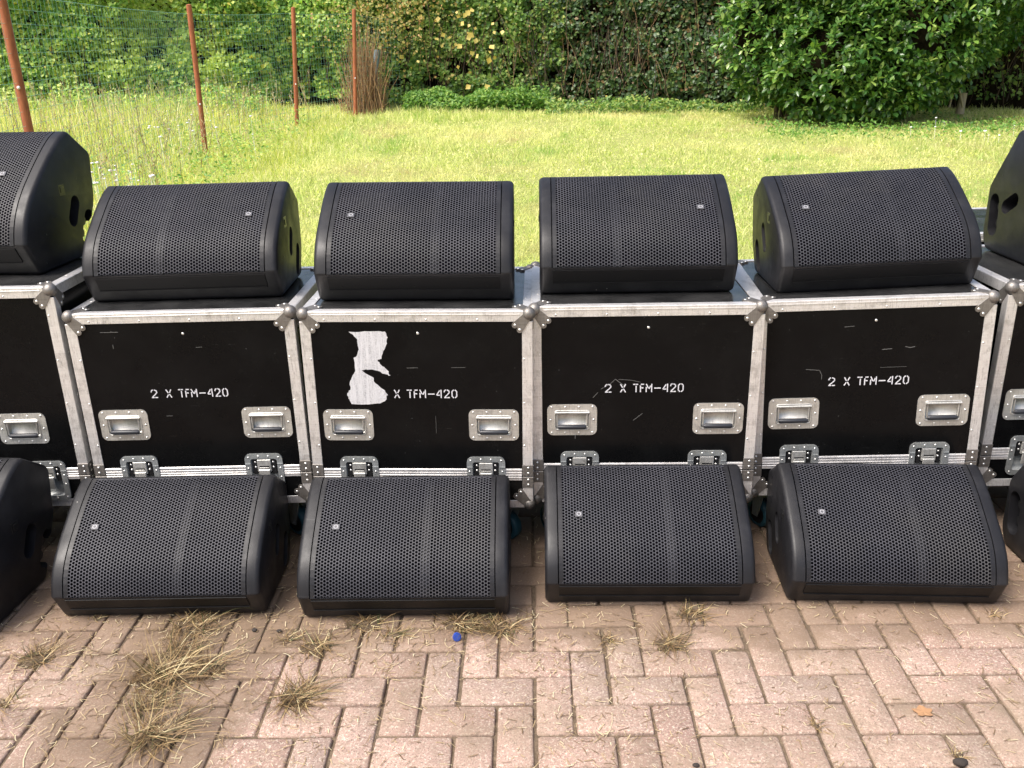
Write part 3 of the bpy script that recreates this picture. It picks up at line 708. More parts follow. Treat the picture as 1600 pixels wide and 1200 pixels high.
def lobes(c, dirs, r):
    """hull-like clover plate outline in 2D"""
    pts = []
    for p in dirs:
        for k in range(10): a = 2 * math.pi * k / 10; pts.append((c[0] + p[0] + p[2] * math.cos(a), c[1] + p[1] + p[2] * math.sin(a)))
    return pts
def hull2(pts):
    pts = sorted(set(pts)); 
    def half(ps):
        h = []
        for p in ps:
            while len(h) > 1 and (h[-1][0] - h[-2][0]) * (p[1] - h[-2][1]) - (h[-1][1] - h[-2][1]) * (p[0] - h[-2][0]) <= 0: h.pop()
            h.append(p)
        return h
    a = half(pts); b = half(pts[::-1]); return a[:-1] + b[:-1]
def ball_corner(mb, rv, W, D, zt, sx, sy, up):
    """ball corner at x side sx, y side sy (-1 front), top (up=1) or bottom"""
    X = sx * W / 2; Y = 0 if sy < 0 else D; Z = zt
    c = Vector((X - sx * .0095, Y - sy * .0095, Z - up * .0095)); mb.sphere(c, .0215, 0)
    specs = [((-sx * .042, -up * .033), .0100), ((-sx * .027, -up * .048), .0100)]
    for face in ('front', 'side', 'top'):
        for k, ((du, dv), r_) in enumerate(specs):
            def disc(cu, cv, rr): return [(cu + rr * math.cos(2 * math.pi * t / 12), cv + rr * math.sin(2 * math.pi * t / 12)) for t in range(12)]
            if face == 'front':
                p = hull2(disc(c.x, c.z, .0125) + disc(c.x + du, c.z + dv, r_)); y0 = Y + sy * (.0048 + .0003 * k)
                mb.prism(p, y0, Y - sy * .003, 'y'); rv.dome((c.x + du, y0, c.z + dv), (0, sy, 0), .0045, .5, 8)
            elif face == 'side':
                su = -sy * abs(du); p = hull2(disc(c.y, c.z, .0125) + disc(c.y + su, c.z + dv, r_)); x0 = X + sx * (.0048 + .0003 * k)
                mb.prism(p, x0, X - sx * .003, 'x'); rv.dome((x0, c.y + su, c.z + dv), (sx, 0, 0), .0045, .5, 8)
            else:
                dv2 = -sy * abs(dv); p = hull2(disc(c.x, c.y, .0125) + disc(c.x + du, c.y + dv2, r_)); z0 = Z + up * (.0045 + .0003 * k)
                mb.prism(p, z0, Z - up * .003, 'z'); rv.dome((c.x + du, c.y + dv2, z0), (0, 0, up), .0045, .5, 8)
def build_case(W, D, ht, hs=.287, hb=.173, handles=(-.232, .236), hz=.4690, latches=(-.207, .208), text=True, name='flight_case', lz=.357, lb=.215):
    root = thing(name); hw = W / 2
    hol = [(h - .052, h + .052, hz - .031, hz + .030) for h in handles] + [(l - .043, l + .043, hs + .001, lz - .018) for l in latches]
    hol2 = [(l - .043, l + .043, lb + .018, hs - .001) for l in latches]
    lid = MB(); e = .0015
    panel_y(lid, -hw + e, hw - e, hs, ht, .0, .009, hol)
    lid.box(-hw + e, -hw + e + .009, .0095, D - e, hs, ht - .0095); lid.box(hw - e - .009, hw - e, .0095, D - e, hs, ht - .0095)
    lid.box(-hw + .011, hw - .011, D - .0095, D - e, hs, ht - .0095)
    lid.box(-hw + e, hw - e, .0092, D - e, ht - .009, ht, mi=1)
    lid_o = lid.build('lid', [M['lam'], M['lamtop']], root)
    bs = MB(); panel_y(bs, -hw + e, hw - e, hb, hs - .0015, .0, .009, hol2)
    bs.box(-hw + e, -hw + e + .009, .0095, D - e, hb, hs - .002); bs.box(hw - e - .009, hw - e, .0095, D - e, hb, hs - .002)
    bs.box(-hw + .011, hw - .011, D - .0095, D - e, hb, hs - .002); bs.box(-hw + .011, hw - .011, .0095, D - .01, hb, hb + .009)
    bs.build('base', M['lam'], root)
    # aluminium angle edging (2.5 mm proud), butt jointed
    q = MB(); rv = RV(q); p = .0028; a_ = .031; EX = .030
    def segs(x0, x1, cuts):
        out = []; cur = x0
        for c0, c1 in sorted(cuts):
            if c0 > cur: out.append((cur, c0))
            cur = c1
        out.append((cur, x1)); return out
    # top front / top back (angle: face + top leg)
    for (yf, sg) in ((0, -1), (D, 1)):
        y0, y1 = sorted((yf + sg * p, yf)); q.box(-hw + .026, hw - .026, y0, y1, ht - a_, ht + p - .0008, .0007)
        y0, y1 = sorted((yf, yf - sg * .028)); q.box(-hw + .026, hw - .026, y0, y1, ht + .0004, ht + p, .0006)
        y0 = yf + sg * (p + .0012)
        q.box(-hw + .036, hw - .036, *sorted((yf + sg * p, y0)), ht - .010, ht - .006, .0004)      # raised bead
    for sg in (-1, 1):
        X = sg * hw
        q.box(*sorted((X + sg * p, X - sg * .0005)), .026, D - .026, ht - a_, ht + p - .0008, .0007)
        q.box(*sorted((X, X - sg * .028)), .0285, D - .0285, ht + .0006, ht + p + .0002, .0006)
        for (yf, sy) in ((0, -1), (D, 1)):                # verticals
            q.box(*sorted((X + sg * p, X - sg * EX)), *sorted((yf + sy * p, yf)), hs + .002, ht - .030, .0007)
            q.box(*sorted((X + sg * p, X)), *sorted((yf, yf - sy * EX)), hs + .002, ht - .030, .0007)
            q.box(*sorted((X + sg * p, X - sg * EX)), *sorted((yf + sy * p, yf)), hb + .020, hs - .002, .0007)
            q.box(*sorted((X + sg * p, X)), *sorted((yf, yf - sy * EX)), hb + .020, hs - .002, .0007)
            q.box(*sorted((X + sg * .0046, X - sg * (EX + .002))), *sorted((yf + sy * .0046, yf + sy * .0028)), hs + .0015, hs + .042, .0012, mi=1)   # braces
            q.box(*sorted((X + sg * .0046, X + sg * .0028)), *sorted((yf + sy * .0028, yf - sy * (EX + .002))), hs + .0015, hs + .042, .0006, mi=1)
            q.box(*sorted((X + sg * .0046, X - sg * (EX + .002))), *sorted((yf + sy * .0046, yf + sy * .0028)), hs - .041, hs - .0015, .0012, mi=1)
            q.box(*sorted((X + sg * .0046, X + sg * .0028)), *sorted((yf + sy * .0028, yf - sy * (EX + .002))), hs - .041, hs - .0015, .0006, mi=1)
            for zz in (.012, .031, -.012, -.030):
                rv.dome((X - sg * .012, yf + sy * .0046, hs + zz), (0, sy, 0), .0042, .5, 8); rv.dome((X + sg * .0046, yf - sy * .012, hs + zz), (sg, 0, 0), .0042, .5, 8)
            k = 0; z = hs + .11
            while z < ht - .08:
                rv.dome((X - sg * .024, yf + sy * p, z), (0, sy, 0), .0034, .5, 8); rv.dome((X + sg * p, yf - sy * .024, z + .02), (sg, 0, 0), .0034, .5, 8); z += .148
        q.box(*sorted((X + sg * p, X)), .034, D - .034, hs + .0015, hs + .027, .0007); q.box(*sorted((X + sg * p, X)), .034, D - .034, hs - .014, hs - .0015, .0007)
        q.box(*sorted((X + sg * p, X)), .026, D - .026, hb - .001, hb + .026, .0007)
        for t in range(3): rv.dome((X - sg * .020, .15 + .15 * t, ht + p + .0002), (0, 0, 1), .0034, .5, 8)
    cuts = [(l - .062, l + .062) for l in latches]
    for (xa, xb) in segs(-hw + .033, hw - .033, cuts):
        q.box(xa, xb, -p, 0, hs + .0015, hs + .027, .0007); q.box(xa, xb, -p - .0014, -p, hs + .0205, hs + .0245, .0005); q.box(xa, xb, -p - .0014, -p, hs + .002, hs + .0055, .0005); q.box(xa, xb, -p - .0010, -p, hs + .012, hs + .0145, .0004)
        q.box(xa, xb, -p, 0, hs - .015, hs - .0015, .0007); q.box(xa, xb, -p - .0012, -p, hs - .006, hs - .0025, .0005)
    q.box(-hw + .033, hw - .033, D, D + p, hs + .0015, hs + .027, .0007); q.box(-hw + .033, hw - .033, D, D + p, hs - .015, hs - .0015, .0007)
    q.box(-hw + .026, hw - .026, -p, 0, hb - .001, hb + .026, .0007); q.box(-hw + .026, hw - .026, D, D + p, hb - .001, hb + .026, .0007)
    z = -hw + .075
    while z < hw - .06: rv.dome((z, -p, ht - .0235), (0, -1, 0), .0034, .5, 8); z += .158
    ed = q.build('aluminium_edging', [M['alu'], M['ball'], M['rivet']], root)
    for sx in (-1, 1):
        for sy in (-1, 1):
            for up, zz in ((1, ht + .001), (-1, hb)):
                c = MB(); ball_corner(c, RV(c), W, D, zz, sx, sy, up); c.build('ball_corner', [M['ball'], M['ball'], M['rivet']], root)
    for h in handles: recessed_handle(root, h, hz)
    for l in latches: latch(root, l, lz, lb)
    # side handle
    for sg in (-1, 1):
        T = Matrix.Translation((sg * (hw - e), D / 2, 0)) @ Matrix.Rotation(sg * math.pi / 2, 4, 'Z') @ Matrix.Translation((0, -.0, 0))
        s_ = MB(); out = rrect(-.08, .08, .42, .53, .019, 5); mid = rrect(-.055, .055, .44, .51, .008, 5)
        s_.ring(out, mid, -.004, 0, T=T); s_.add([(x_, -.0005, z_) for x_, z_ in mid], [tuple(range(len(mid)))], T=T)
        s_.tube([(-.05, -.006, .447), (.05, -.006, .447)], .007, 8, T=T); s_.build('side_handle', M['zinc'], root)
    # casters
    for sx, sy, yaw in ((-1, .085, 30), (1, .085, 52), (-1, D - .085, -20), (1, D - .085, 15)):
        xx = sx * (hw - .068); c = MB()
        c.box(xx - .05, xx + .05, sy - .045, sy + .045, hb - .006, hb - .0005, .001)
        T = Matrix.Translation((xx, sy, 0)) @ Matrix.Rotation(R(yaw), 4, 'Z') @ Matrix.Translation((0, .022, 0))
        c.tube([(0, -.022, hb - .007), (0, -.022, hb - .020)], .026, 14, T=T)
        c.box(-.026, .026, -.045, .012, hb - .026, hb - .020, .001, T=T)
        for s3 in (-1, 1): c.add([(s3 * .026, -.045, hb - .023), (s3 * .026, .012, hb - .023), (s3 * .026, .016, .045), (s3 * .026, -.012, .045)] + [(s3 * .0235, -.045, hb - .023), (s3 * .0235, .012, hb - .023), (s3 * .0235, .016, .045), (s3 * .0235, -.012, .045)], [(0, 1, 2, 3), (7, 6, 5, 4), (0, 4, 5, 1), (1, 5, 6, 2), (2, 6, 7, 3), (3, 7, 4, 0)], T=T)
        c.tube([(-.028, 0, .052), (.028, 0, .052)], .006, 8, T=T)
        co = c.build('caster', M['zincd'], root)
        wv = MB(); prof = [(.0505, -.014), (.0505, .014), (.047, .019), (.036, .020), (.034, .014)]
        vs = []; seg = 28; full = [(-.019, .036), (-.019, .046), (-.013, .0515), (.013, .0515), (.019, .046), (.019, .036)]
        for k in range(seg):
            an = 2 * math.pi * k / seg
            for (xx2, rr) in full: vs.append((xx2, rr * math.cos(an), .052 + rr * math.sin(an)))
        nf = len(full); wv.add(vs, [(k * nf + t, k * nf + t + 1, ((k + 1) % seg) * nf + t + 1, ((k + 1) % seg) * nf + t) for k in range(seg) for t in range(nf - 1)], 0, True, T=T)
        wo = wv.build('wheel', M['tyre'], co)
        hb2 = MB(); hb2.tube([(-.016, 0, .052), (.016, 0, .052)], .037, 20, T=T); hb2.tube([(-.021, 0, .052), (.021, 0, .052)], .013, 12, T=T)
        hb2.build('hub', M['socket'], co)
    sdot = MB(); sdot.dome((.005, -.0002, ht - .069), (0, -1, 0), .0045, .4, 10); sdot.build('panel_screw', M['rivet'], root)
    if text: lettering(root)
    return root
CG = 'flight cases standing in a row'
def case_at(o, x, y, z, a, t, label): o.location = (x, y, z); o.rotation_euler = (0, -t, a); tag(o, label, 'flight case', CG); return o
W0, D0 = .716, .592
c2 = build_case(W0, D0, HT)
others = {i: copy_tree(c2) for i in (1, 3, 4)}
case_at(c2, *CP[2][:2], 0, CP[2][2], TL[1], 'black flight case with a torn patch of white tape beside its stencilled lettering')
tp = MB(); trnd = random.Random(5); dens = []
for a, b in zip(TAPE, TAPE[1:] + TAPE[:1]):
    for t in (0, .33, .66): dens.append((a[0] + (b[0] - a[0]) * t + trnd.gauss(0, .0009), a[1] + (b[1] - a[1]) * t + trnd.gauss(0, .0009)))
tp.prism(dens, -.0006, -.0010, 'y')
tp.build('torn_tape', M['tape'], c2)
case_at(others[1], *CP[1][:2], 0, CP[1][2], TL[0], 'black flight case with stencilled lettering, standing left of the taped case')
case_at(others[3], *CP[3][:2], 0, CP[3][2], TL[2], 'black flight case with scratches by its stencilled lettering, standing right of the taped case')
case_at(others[4], *CP[4][:2], .0035, CP[4][2], TL[3], 'black flight case with stencilled lettering furthest right, tilted up at its right end')
# individual scratches
def scratches(parent, lines):
    for pts, w_ in lines: q = MB(); stroke(q, pts, w_, -.0010); q.build('scratch', M['scratch'], parent)
scratches(others[3], [([(-.165, .545), (-.150, .562)], .0014), ([(-.140, .574), (-.112, .590), (-.095, .607)], .0012), ([(-.095, .607), (-.068, .585)], .0020), ([(-.085, .606), (-.045, .603), (-.015, .596)], .0010), ([(-.035, .465), (-.006, .489)], .0014), ([(-.222, .402), (-.222, .414)], .0018)])
scratches(others[1], [([(-.255, .786), (-.198, .786)], .0014), ([(-.222, .745), (-.222, .732)], .0016), ([(.04, .73), (.06, .731)], .0010), ([(-.09, .498), (-.07, .498)], .0012)])
scratches(others[4], [([(-.20, .620), (-.158, .616), (-.150, .60), (-.150, .585)], .0014), ([(.03, .68), (.06, .682)], .0018), ([(.10, .688), (.115, .684), (.13, .687)], .0018), ([(-.09, .758), (-.06, .760)], .0012), ([(.03, .620), (.11, .621)], .0007)])
scratches(c2, [([(-.035, .663), (.0, .664)], .0012), ([(.105, .664), (.15, .665)], .0008), ([(.05, .44), (.05, .50)], .0007)])
# taller case at the left edge
W1, D1 = .86, .62
c0 = build_case(W1, D1, .930, handles=(-.245, .245), hz=.4590, latches=(-.24, .295), text=False, lz=.340, lb=.195)
case_at(c0, -1.425 - W1 / 2, 2.735, 0, 0, 0, 'tallest black flight case, cut off by the left photo edge, without lettering')
# case cut off at the right
c5 = build_case(W0, D0, .870, handles=(-.232, .236), text=False)
case_at(c5, 1.565 + W0 / 2, 2.725, 0, R(-.5), 0, 'black flight case cut off by the right photo edge, without lettering')
cb = build_case(W0, D0, .870, text=False)
case_at(cb, 2.05, 3.62, -.02, 0, 0, 'black flight case standing behind the right end of the row, only its top edge visible')

# ------------------------------------------------------------------ blades, leaves
def blades(name, N, pos, h, wd, lean, mat, z0=None, curve=.5):
    """pos (N,3) base points; h, wd arrays; lean magnitude; 5-vert bent blades"""
    az = rng.uniform(0, 2 * np.pi, N); ca, sa = np.cos(az), np.sin(az); ld = rng.uniform(0, 2 * np.pi, N); lm = np.abs(rng.normal(0, lean, N))
    lx, ly = np.cos(ld) * lm * h, np.sin(ld) * lm * h
    side = np.stack([ca * wd / 2, sa * wd / 2, np.zeros(N)], 1); mid = pos + np.stack([lx * .35, ly * .35, h * .55], 1)
    zt = h * np.sqrt(np.clip(1 - .25 * lm ** 2, .15, 1)); tip = pos + np.stack([lx, ly, zt], 1)
    V = np.stack([pos - side, pos + side, mid + side * .8, mid - side * .8, tip], 1).reshape(-1, 3); b = np.arange(N)[:, None] * 5
    return np_mesh(name, V, [b + np.array([[0, 1, 2, 3]]), b + np.array([[3, 2, 4]])], [mat])
def gz_arr(X, Y): return np.array([ground_z(a, b) for a, b in zip(X, Y)])
def frustum_x(y, m0=1.06): return (-.585 * y * m0 - .25, .585 * y * m0 + .25)
def build_lawn():
    N = 230000; u = rng.random(N); Y = 3.40 + (19.3 - 3.40) * u ** 1.0; wid = .60 * Y + .5; X = rng.uniform(-1, 1, N) * wid
    edge = -3.6 + .12 * np.sin(Y * 1.3); keep = (X > edge - .2) | (Y < 5.4); X, Y = X[keep], Y[keep]; n = len(X)
    pn = np.array([mnoise.noise(Vector((a * .9, b * .9, 3))) for a, b in zip(X, Y)])
    h = rng.gamma(4, .012, n) * (1 + .9 * pn) * np.where(Y > 15.5, 1.35, 1.0) * np.clip(1.15 - .22 * X, 1.0, 1.8); h = np.clip(h, .02, .22)
    wd = np.clip(.0028 + .00062 * Y, .003, .013) * rng.uniform(.6, 1.3, n)
    pos = np.stack([X, Y, gz_arr(X, Y) - .005], 1)
    tag(link('lawn_grass', blades('lawn_grass', n, pos, h, wd, 1.05, M['lawn'])), 'short yellow green lawn grass behind the row of cases', 'grass', kind='stuff')
    N = 90000; Y = 5.2 + 13.6 * rng.random(N); XR = -2.75 - .02 * Y; XL = -.64 * Y - .8; X = XL + (XR + .55 * rng.random(N) - XL) * rng.random(N)
    pn = np.array([mnoise.noise(Vector((a * .8, b * .8, 7))) for a, b in zip(X, Y)])
    h = rng.gamma(7, .045, N) * (1 + .6 * pn) * np.clip((-X - 2.9) / 2.2, .28, 1); wd = np.clip(.0030 + .0007 * Y, .003, .014) * rng.uniform(.6, 1.3, N)
    pos = np.stack([X, Y, gz_arr(X, Y) - .005], 1)
    tag(link('meadow_grass', blades('meadow_grass', N, pos, np.clip(h, .05, .95), wd, .5, M['meadow'])), 'tall unmown grass gone to seed under and beyond the wire fence', 'grass', kind='stuff')
    # seed heads on stalks
    N = 520; Y = 5.5 + 12.5 * rng.random(N); XL = -.60 * Y - .5; X = XL + (-3.3 - XL) * rng.random(N); b = MB(); gz = gz_arr(X, Y)
    for k in range(N):
        hh = random.uniform(.4, .9); lx = random.gauss(0, .12); ly = random.gauss(0, .08); p0 = Vector((X[k], Y[k], gz[k])); p1 = p0 + Vector((lx, ly, hh)); w_ = .0030 + .00025 * Y[k]
        sd_ = Vector((w_, 0, 0)); b.add([p0 - sd_ * .5, p0 + sd_ * .5, p1 + sd_ * .4, p1 - sd_ * .4], [(0, 1, 2, 3)])
        d = (p1 - p0).normalized(); n_ = 7
        for t in range(n_):
            c = p0.lerp(p1, .72 + .28 * t / n_); o_ = Vector((random.choice((-1, 1)) * random.uniform(.01, .028), random.gauss(0, .01), random.uniform(.012, .035)))
            b.add([c, c + o_ + Vector((.005, 0, 0)), c + o_ * 1.5, c + o_ - Vector((.005, 0, 0))], [(0, 1, 2, 3)])
    tag(b.build('seed_stalks', M['straw']), 'dry seed heads standing above the tall meadow grass', 'grass', kind='stuff')
build_lawn()

def leaf_quads(P, Nrm, size, asp, curl=.18):
    """diamond-ish leaves with a folded midrib: P centres, Nrm facing normals, size array"""
    n = len(P); r_ = rng.normal(size=(n, 3)); t = np.cross(Nrm, r_); t /= np.linalg.norm(t, axis=1)[:, None] + 1e-9; s_ = np.cross(Nrm, t)
    L = size[:, None]; Wd = L * asp
    a = P - t * L * .5; b = P + s_ * Wd * .5 - t * L * .06 + Nrm * L * curl * .5; c = P + t * L * .5 - Nrm * L * curl * .4; d = P - s_ * Wd * .5 - t * L * .06 + Nrm * L * curl * .5
    V = np.stack([a, b, c, d], 1).reshape(-1, 3); k = np.arange(n)[:, None] * 4
    return V, np.concatenate([k + np.array([[0, 1, 2]]), k + np.array([[0, 2, 3]])])
def leaves_mesh(name, P, Nrm, size, asp, mat, curl=.18):
    Nrm = Nrm / (np.linalg.norm(Nrm, axis=1)[:, None] + 1e-9); V, Fc = leaf_quads(P, Nrm, size, asp, curl)
    return np_mesh(name, V, [Fc], [mat])
def n3(X, Y, Z, s, o=0.): return np.array([mnoise.noise(Vector((a * s + o, b * s, c * s))) for a, b, c in zip(X, Y, Z)])
def hedge_surface(pathf, t, z, bulge): pass
def along(pts):
    pts = [Vector((p[0], p[1])) for p in pts]; L = [0]
    for a, b in zip(pts[:-1], pts[1:]): L.append(L[-1] + (b - a).length)
    def f(s):
        s = min(max(s, 0), L[-1] - 1e-6)
        for q in range(len(L) - 1):
            if s <= L[q + 1]: break
        d = (pts[q + 1] - pts[q]).normalized(); p = pts[q] + d * (s - L[q]); return p.x, p.y, d.y, -d.x       # normal to the right of travel
    return f, L[-1]
def leaf_wall(root, pts, z0, z1, N, size, mat, name, clump=.9, depth=.32, asp=.85, keepf=None, up=.35, topj=.35):
    f, Lt = along(pts); S = rng.uniform(0, Lt, N); Z = z0 + (z1 - z0) * rng.random(N)
    A = np.array([f(s) for s in S]); X, Y, NX, NY = A.T
    nb = n3(S, Z, Z * 0, clump, 5.) ; nf = n3(S, Z, Z * 0, clump * 3.3, 9.)
    off = .55 * nb * .5 + nf * .14; dpt = rng.exponential(.10, N)
    o_ = off - np.minimum(dpt, depth) + .05
    P = np.stack([X + NX * o_, Y + NY * o_, Z + np.array([ground_z(a, b) for a, b in zip(X, Y)])], 1)
    thin = (nf + .55 * rng.normal(size=N) * .35) > -.42
    top = Z < z1 - topj * (.5 + n3(S, Z * 0, Z * 0, .9, 1.) + .5 * rng.random(N) ** 2)
    k = thin & top
    if keepf is not None: k &= keepf(S, Z, P, nf)
    P = P[k]; n = len(P)
    Nr = np.stack([NX[k], NY[k], np.full(n, up)], 1) + rng.normal(0, .55, (n, 3))
    sz = size * rng.uniform(.55, 1.25, n)
    return link(name, leaves_mesh(name, P, Nr, sz, asp, mat), root)
def core_wall(root, pts, z1, inset, name='branches', mat=None):  # solid core, darkened in place of the shade deep inside the hedge
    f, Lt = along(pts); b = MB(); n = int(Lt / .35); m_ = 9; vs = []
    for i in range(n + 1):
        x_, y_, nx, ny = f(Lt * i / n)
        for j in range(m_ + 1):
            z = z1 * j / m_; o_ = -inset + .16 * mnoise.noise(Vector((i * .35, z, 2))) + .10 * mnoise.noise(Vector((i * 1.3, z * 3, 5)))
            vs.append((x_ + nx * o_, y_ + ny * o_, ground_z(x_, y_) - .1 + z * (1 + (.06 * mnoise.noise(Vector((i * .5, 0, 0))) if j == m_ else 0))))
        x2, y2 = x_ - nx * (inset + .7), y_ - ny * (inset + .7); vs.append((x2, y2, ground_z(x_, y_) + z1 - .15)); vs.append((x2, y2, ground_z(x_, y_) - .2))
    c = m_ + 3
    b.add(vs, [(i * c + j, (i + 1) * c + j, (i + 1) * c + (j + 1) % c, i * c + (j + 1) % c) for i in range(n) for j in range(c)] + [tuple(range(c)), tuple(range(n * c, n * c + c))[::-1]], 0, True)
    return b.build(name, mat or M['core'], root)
def stems(root, pts, N, z0, z1, mat, name='stems', off=(-.3, .12), w=(.006, .014), lean=.25):
    f, Lt = along(pts); b = MB()
    for _ in range(N):
        s = random.uniform(0, Lt); x_, y_, nx, ny = f(s); o_ = random.uniform(*off); zz = random.uniform(z0, z0 + (z1 - z0) * .5); hh = random.uniform(.4, 1.) * (z1 - z0) * .8
        g = ground_z(x_, y_); p = Vector((x_ + nx * o_, y_ + ny * o_, g + zz)); d = Vector((random.gauss(0, lean), random.gauss(0, lean) * .5, 1)).normalized(); q = [p]
        for t in range(3): d = (d + Vector((random.gauss(0, .18), random.gauss(0, .1), 0))).normalized(); q.append(q[-1] + d * hh / 3)
        b.tube(q, [random.uniform(*w) * k for k in (1, .85, .7, .45)], 4, cap=False)
    return b.build(name, mat, root)

# ---- boundary hedges (paths run left to right so the normal faces the camera)
ivy = thing('ivy_hedge', (0, 0, 0), label='bright green ivy covered hedge running behind the wire fence', cat='hedge')
PI_ = [(-15.5, 16.2), (-9, 17.6), (-4.2, 19.3), (-2.6, 19.2)]
core_wall(ivy, PI_, 2.75, .42)
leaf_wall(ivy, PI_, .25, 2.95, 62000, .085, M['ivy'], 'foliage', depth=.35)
stems(ivy, PI_, 160, .1, 1.8, M['twig'])
mixh = thing('vine_hedge', (0, 0, 0), label='overgrown hedge of vines, brown twigs and yellow leaves between fence end and laurel', cat='hedge')
PM = [(-2.9, 18.4), (-1.2, 18.7), (1.2, 18.4), (3.2, 17.3), (5.0, 16.6), (6.2, 16.4)]
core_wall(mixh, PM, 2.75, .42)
leaf_wall(mixh, PM, .1, 3.0, 52000, .082, M['ivy2'], 'foliage', keepf=lambda S, Z, P, nf: (P[:, 0] < 1.15) & (rng.random(len(S)) < np.where((Z < 1.0) & (Z > .45) & (nf < .1), .45, 1.)))
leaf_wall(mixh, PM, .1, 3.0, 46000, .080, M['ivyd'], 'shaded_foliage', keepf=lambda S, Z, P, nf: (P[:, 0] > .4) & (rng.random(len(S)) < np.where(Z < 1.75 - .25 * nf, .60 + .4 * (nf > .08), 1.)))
stems(mixh, PM, 260, .0, 1.9, M['twig'], w=(.005, .012), off=(-.25, .22), lean=.18)
stems(mixh, PM, 70, .3, 2.0, M['drystalk'], 'dry_stems', w=(.002, .005), off=(-.1, .28), lean=.3)
N = 48; S = rng.normal(0, 1, (N, 2)); yx = np.where(rng.random(N) < .6, -.62 + S[:, 0] * .25, -1.5 + S[:, 0] * .6); yz = np.clip(1.95 + S[:, 1] * .45, .9, 2.9)
P = np.stack([yx, np.full(N, 18.1) + rng.normal(0, .12, N), yz], 1)
link('yellow_leaves', leaves_mesh('yellow_leaves', P, np.array([[0, -1, .3]]) + rng.normal(0, .4, (N, 3)), rng.uniform(.06, .14, N), .9, M['yellow']), mixh)
# orange dry foliage where the fence meets the hedge
N = 1500; S = rng.normal(0, 1, (N, 3)); P = np.stack([-2.2 + S[:, 0] * .55, 18.1 + S[:, 1] * .18, np.clip(2.35 + S[:, 2] * .40, .6, 3.1)], 1)
link('dry_foliage', leaves_mesh('dry_foliage', P, np.array([[0, -1, .3]]) + rng.normal(0, .5, (N, 3)), rng.uniform(.03, .08, N), .7, M['orange']), mixh)
dry = thing('dry_stalk_clump', (0, 0, 0), label='clump of reddish dry stalks at the end of the wire fence', cat='weeds')
q = MB()
for _ in range(420):
    x_ = random.gauss(-2.62, .17); y_ = random.gauss(17.6, .18); g = ground_z(x_, y_); hh = random.uniform(.3, 1.7) * (1 - min(.7, abs(x_ + 2.62))); lx = random.gauss(0, .10); p = Vector((x_, y_, g))
    q.tube([p, p + Vector((lx * .6, random.gauss(0, .03), hh * .55)), p + Vector((lx * 1.6, random.gauss(0, .06), hh))], [.007, .006, .003], 4, cap=False)
q.build('stalks', M['drystalk'], dry)

# far right hedge behind the laurel
rh = thing('brown_hedge', (0, 0, 0), label='thin brownish hedge at the top right photo edge beside the laurel', cat='hedge')
PR_ = [(5.6, 17.0), (7.4, 16.6), (9.5, 16.2), (13.5, 15.6)]
core_wall(rh, PR_, 2.8, .42); leaf_wall(rh, PR_, .2, 3.0, 21000, .08, M['ivy2'], 'foliage', keepf=lambda S, Z, P, nf: rng.random(len(S)) < np.where(Z < 1.3, .3, .9)); stems(rh, PR_, 260, 0, 2.0, M['twig'])

